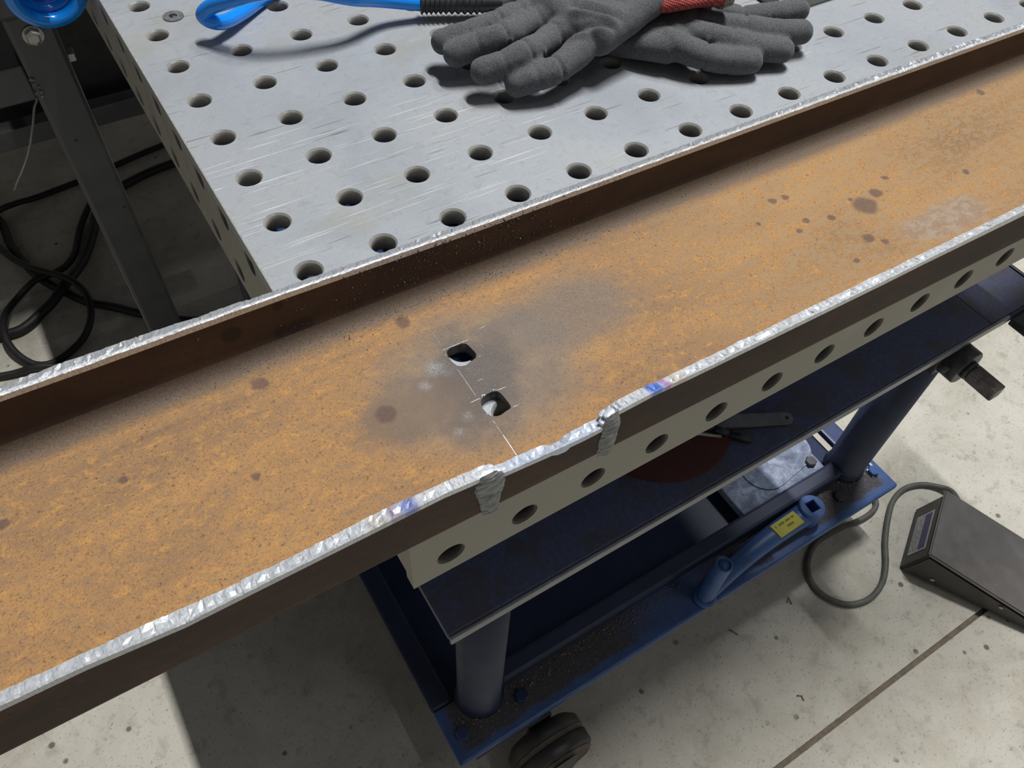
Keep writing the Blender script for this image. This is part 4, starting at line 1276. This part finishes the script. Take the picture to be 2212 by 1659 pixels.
# ================================================================== DARK STEEL RACK at the left
rack = thing('steel_rack', 'dark grey painted steel rack standing left of the welding table', 'rack', (-0.2, 0.8, 0.0))
MB().box(-0.1040, -0.0565, 0.600, 0.640, 0.0, TOP - 0.1055, bev=0.005).build('post', M['rack'], rack)
MB().box(-0.66, -0.6125, 0.600, 0.640, 0.0, TOP - 0.1055, bev=0.005).build('post', M['rack'], rack)
MB().box(-0.70, -0.034, 0.592, 0.665, TOP - 0.105, TOP - 0.068, bev=0.003).build('top_panel', M['rack'], rack)
MB().box(-0.612, -0.1045, 0.603, 0.640, TOP - 0.202, TOP - 0.160, bev=0.002).build('cross_bar', M['rack'], rack)
MB().box(-0.66, 0.12, 1.000, 1.030, TOP - 0.505, TOP - 0.471, bev=0.002).build('rear_rail', M['rack'], rack)
MB().box(-0.605, 0.60, 1.052, 1.95, TOP - 0.500, TOP - 0.110, bev=0.006).build('added_cabinet', M['black_plastic'], rack)  # added to fill the dark gap, widened to shade the floor
MB().box(-0.70, -0.034, 0.97, 1.0302, TOP - 0.105, TOP - 0.068, bev=0.003).build('top_panel', M['rack'], rack)  # added panel, sized to shade the floor
MB().box(-0.70, 0.62, 1.0305, 2.0, TOP - 0.105, TOP - 0.068, bev=0.003).build('top_panel', M['rack'], rack)  # this and the panel above are added, sized to shade the floor
MB().box(-0.1040, -0.0565, 1.0305, 1.05, 0.0, TOP - 0.1055, bev=0.003).build('post', M['rack'], rack)
MB().box(-0.66, -0.6125, 1.0305, 1.05, 0.0, TOP - 0.1055, bev=0.003).build('post', M['rack'], rack)
b = MB().lathe([(0.0105, 0.0), (0.0105, 0.0015)], (-0.0810, 0.5998, TOP - 0.1295), 'Y', n=24)
b.lathe([(0.0084, 0.0015), (0.0084, 0.0075), (0.0072, 0.0092), (0.0045, 0.0100)], (-0.0810, 0.5998, TOP - 0.1295), 'Y', n=6, smooth=False)
b.build('bolt', M['zinc'], rack)
b = MB().lathe([(0.0084, 0.0), (0.0084, 0.0065), (0.0072, 0.0080)], (-0.0563, 0.616, TOP - 0.168), 'X', n=6, smooth=False)
b.build('bolt', M['zinc'], rack)
for q in ((-0.0855, TOP - 0.262), (-0.0655, TOP - 0.372)):
    MB().lathe([(0.0018, 0.0), (0.0018, 0.0006)], (q[0], 0.6000, q[1]), 'Y', n=12).build('rivet_hole', M['black_plastic'], rack)
# chips of white dust clinging to the post edge
pebbles('paint_chips', [(-0.1035 + random.uniform(0, .006), 0.5985, TOP - 0.172 - random.random() * 0.03, random.uniform(.0006, .0016)) for _ in range(22)], M['zinc'], rack)
# spiral air hose hanging on the rack's top edge
hel = []
NT_ = 5
for i in range(NT_ * 40 + 1):
    a = 2 * math.pi * i / 40 + 1.3
    k = i / (NT_ * 40)
    r = 0.0285 - 0.0045 * k + 0.0012 * math.sin(a * 0.37)
    hel.append((-0.0575 + 0.004 * k + r * math.cos(a), 0.452 + 0.064 * k, TOP - 0.0225 + 0.004 * k + r * 0.95 * math.sin(a)))
hel += catmull([hel[-1], (-0.070, 0.545, TOP + 0.015), (-0.085, 0.59, TOP - 0.030), (-0.10, 0.625, TOP - 0.0605), (-0.15, 0.632, TOP - 0.0610), (-0.28, 0.635, TOP - 0.0610)], 10)[1:]
tag(MB().tube(hel, 0.0063, 16).build('coiled_hose', M['hose']), 'glossy blue spiral air hose coiled beside the dark rack', 'coiled hose')

# ================================================================== black cables on the floor
cab = [([(-0.42, 1.50), (-0.34, 1.42), (-0.296, 1.374), (-0.289, 1.269), (-0.27, 1.179), (-0.247, 1.119), (-0.221, 1.074), (-0.191, 1.028), (-0.150, 0.990), (-0.107, 0.944), (-0.03, 0.88), (0.05, 0.84)], .0085, 0.0, 'thick black cable running from the back of the rack under the table'),
       ([(-0.48, 1.03), (-0.42, 1.02), (-0.365, 1.019), (-0.323, 1.016), (-0.284, 1.036), (-0.243, 1.057), (-0.206, 1.096), (-0.168, 1.153), (-0.129, 1.231), (-0.09, 1.32), (-0.02, 1.36), (0.065, 1.381), (0.2, 1.39)], .0098, .017, 'thickest black cable crossing over the other floor cables'),
       ([(-0.06, 1.40), (-0.105, 1.33), (-0.150, 1.26), (-0.185, 1.175), (-0.225, 1.135), (-0.275, 1.125), (-0.320, 1.093), (-0.344, 1.042), (-0.348, 0.976), (-0.326, 0.923), (-0.292, 0.904), (-0.249, 0.919), (-0.21, 0.952), (-0.189, 0.998), (-0.192, 1.050), (-0.222, 1.100), (-0.262, 1.150), (-0.295, 1.22), (-0.315, 1.30), (-0.296, 1.374), (-0.251, 1.403), (-0.189, 1.414), (-0.08, 1.43), (0.05, 1.46), (0.3, 1.5)], .0068, .034, 'thin black cable lying in a round loop on the floor'),
       ([(-0.42, 0.93), (-0.37, 0.915), (-0.33, 0.905), (-0.28, 0.885), (-0.22, 0.86)], .007, 0.0, 'short run of black cable at the foot of the rusty channel')]
laid = []
for pts, r, z, lab_ in cab:
    path = catmull([(x, y, 0) for x, y in pts], 10)
    hs = []
    for i, p in enumerate(path):
        h = r + 0.0006
        for q, rq, hq in laid + [(path[j], r, hs[j]) for j in range(0, max(0, i - 25))]:
            d = math.hypot(p.x - q.x, p.y - q.y)
            if d < r + rq + 0.012:
                h = max(h, (hq + rq + r + 0.0004) - 0.9 * max(0, d - 0.6 * rq))
        hs.append(h)
    n_ = len(hs)
    hs = [max(hs[j] - 0.0011 * abs(i - j) for j in range(max(0, i - 40), min(n_, i + 41))) for i in range(n_)]
    hs = [max(h, r + 0.0006) for h in hs]
    for _ in range(12):
        hs = [(hs[max(0, i - 1)] + 2 * hs[i] + hs[min(n_ - 1, i + 1)]) / 4 for i in range(n_)]
    laid += [(p, r, h) for p, h in zip(path, hs)]
    o = MB().tube([(p.x, p.y, h) for p, h in zip(path, hs)], r, 12).build('welding_cable', M['cable'])
    tag(o, lab_, 'cable', 'black cables on the floor')
# thin wires hanging behind the rack post
for i, pts in enumerate(([(-0.105, 0.80, -0.29), (-0.118, 0.80, -0.33), (-0.15, 0.80, -0.39), (-0.19, 0.80, -0.44)], [(-0.102, 0.80, -0.29), (-0.1, 0.80, -0.34), (-0.098, 0.80, -0.40)])):
    o = MB().tube(catmull([W(*p) for p in [(pts[0][0], 0.80, -0.1052)] + pts], 6), 0.0016, 8).build('thin_wire', M['strap'])
    tag(o, ('thin pale wire hanging under the rack and bending left', 'thin pale wire hanging straight down under the rack')[i], 'wire', 'wires under the rack')

# the channel rests on the table through its film of scale
chan.location.z += 0.0003
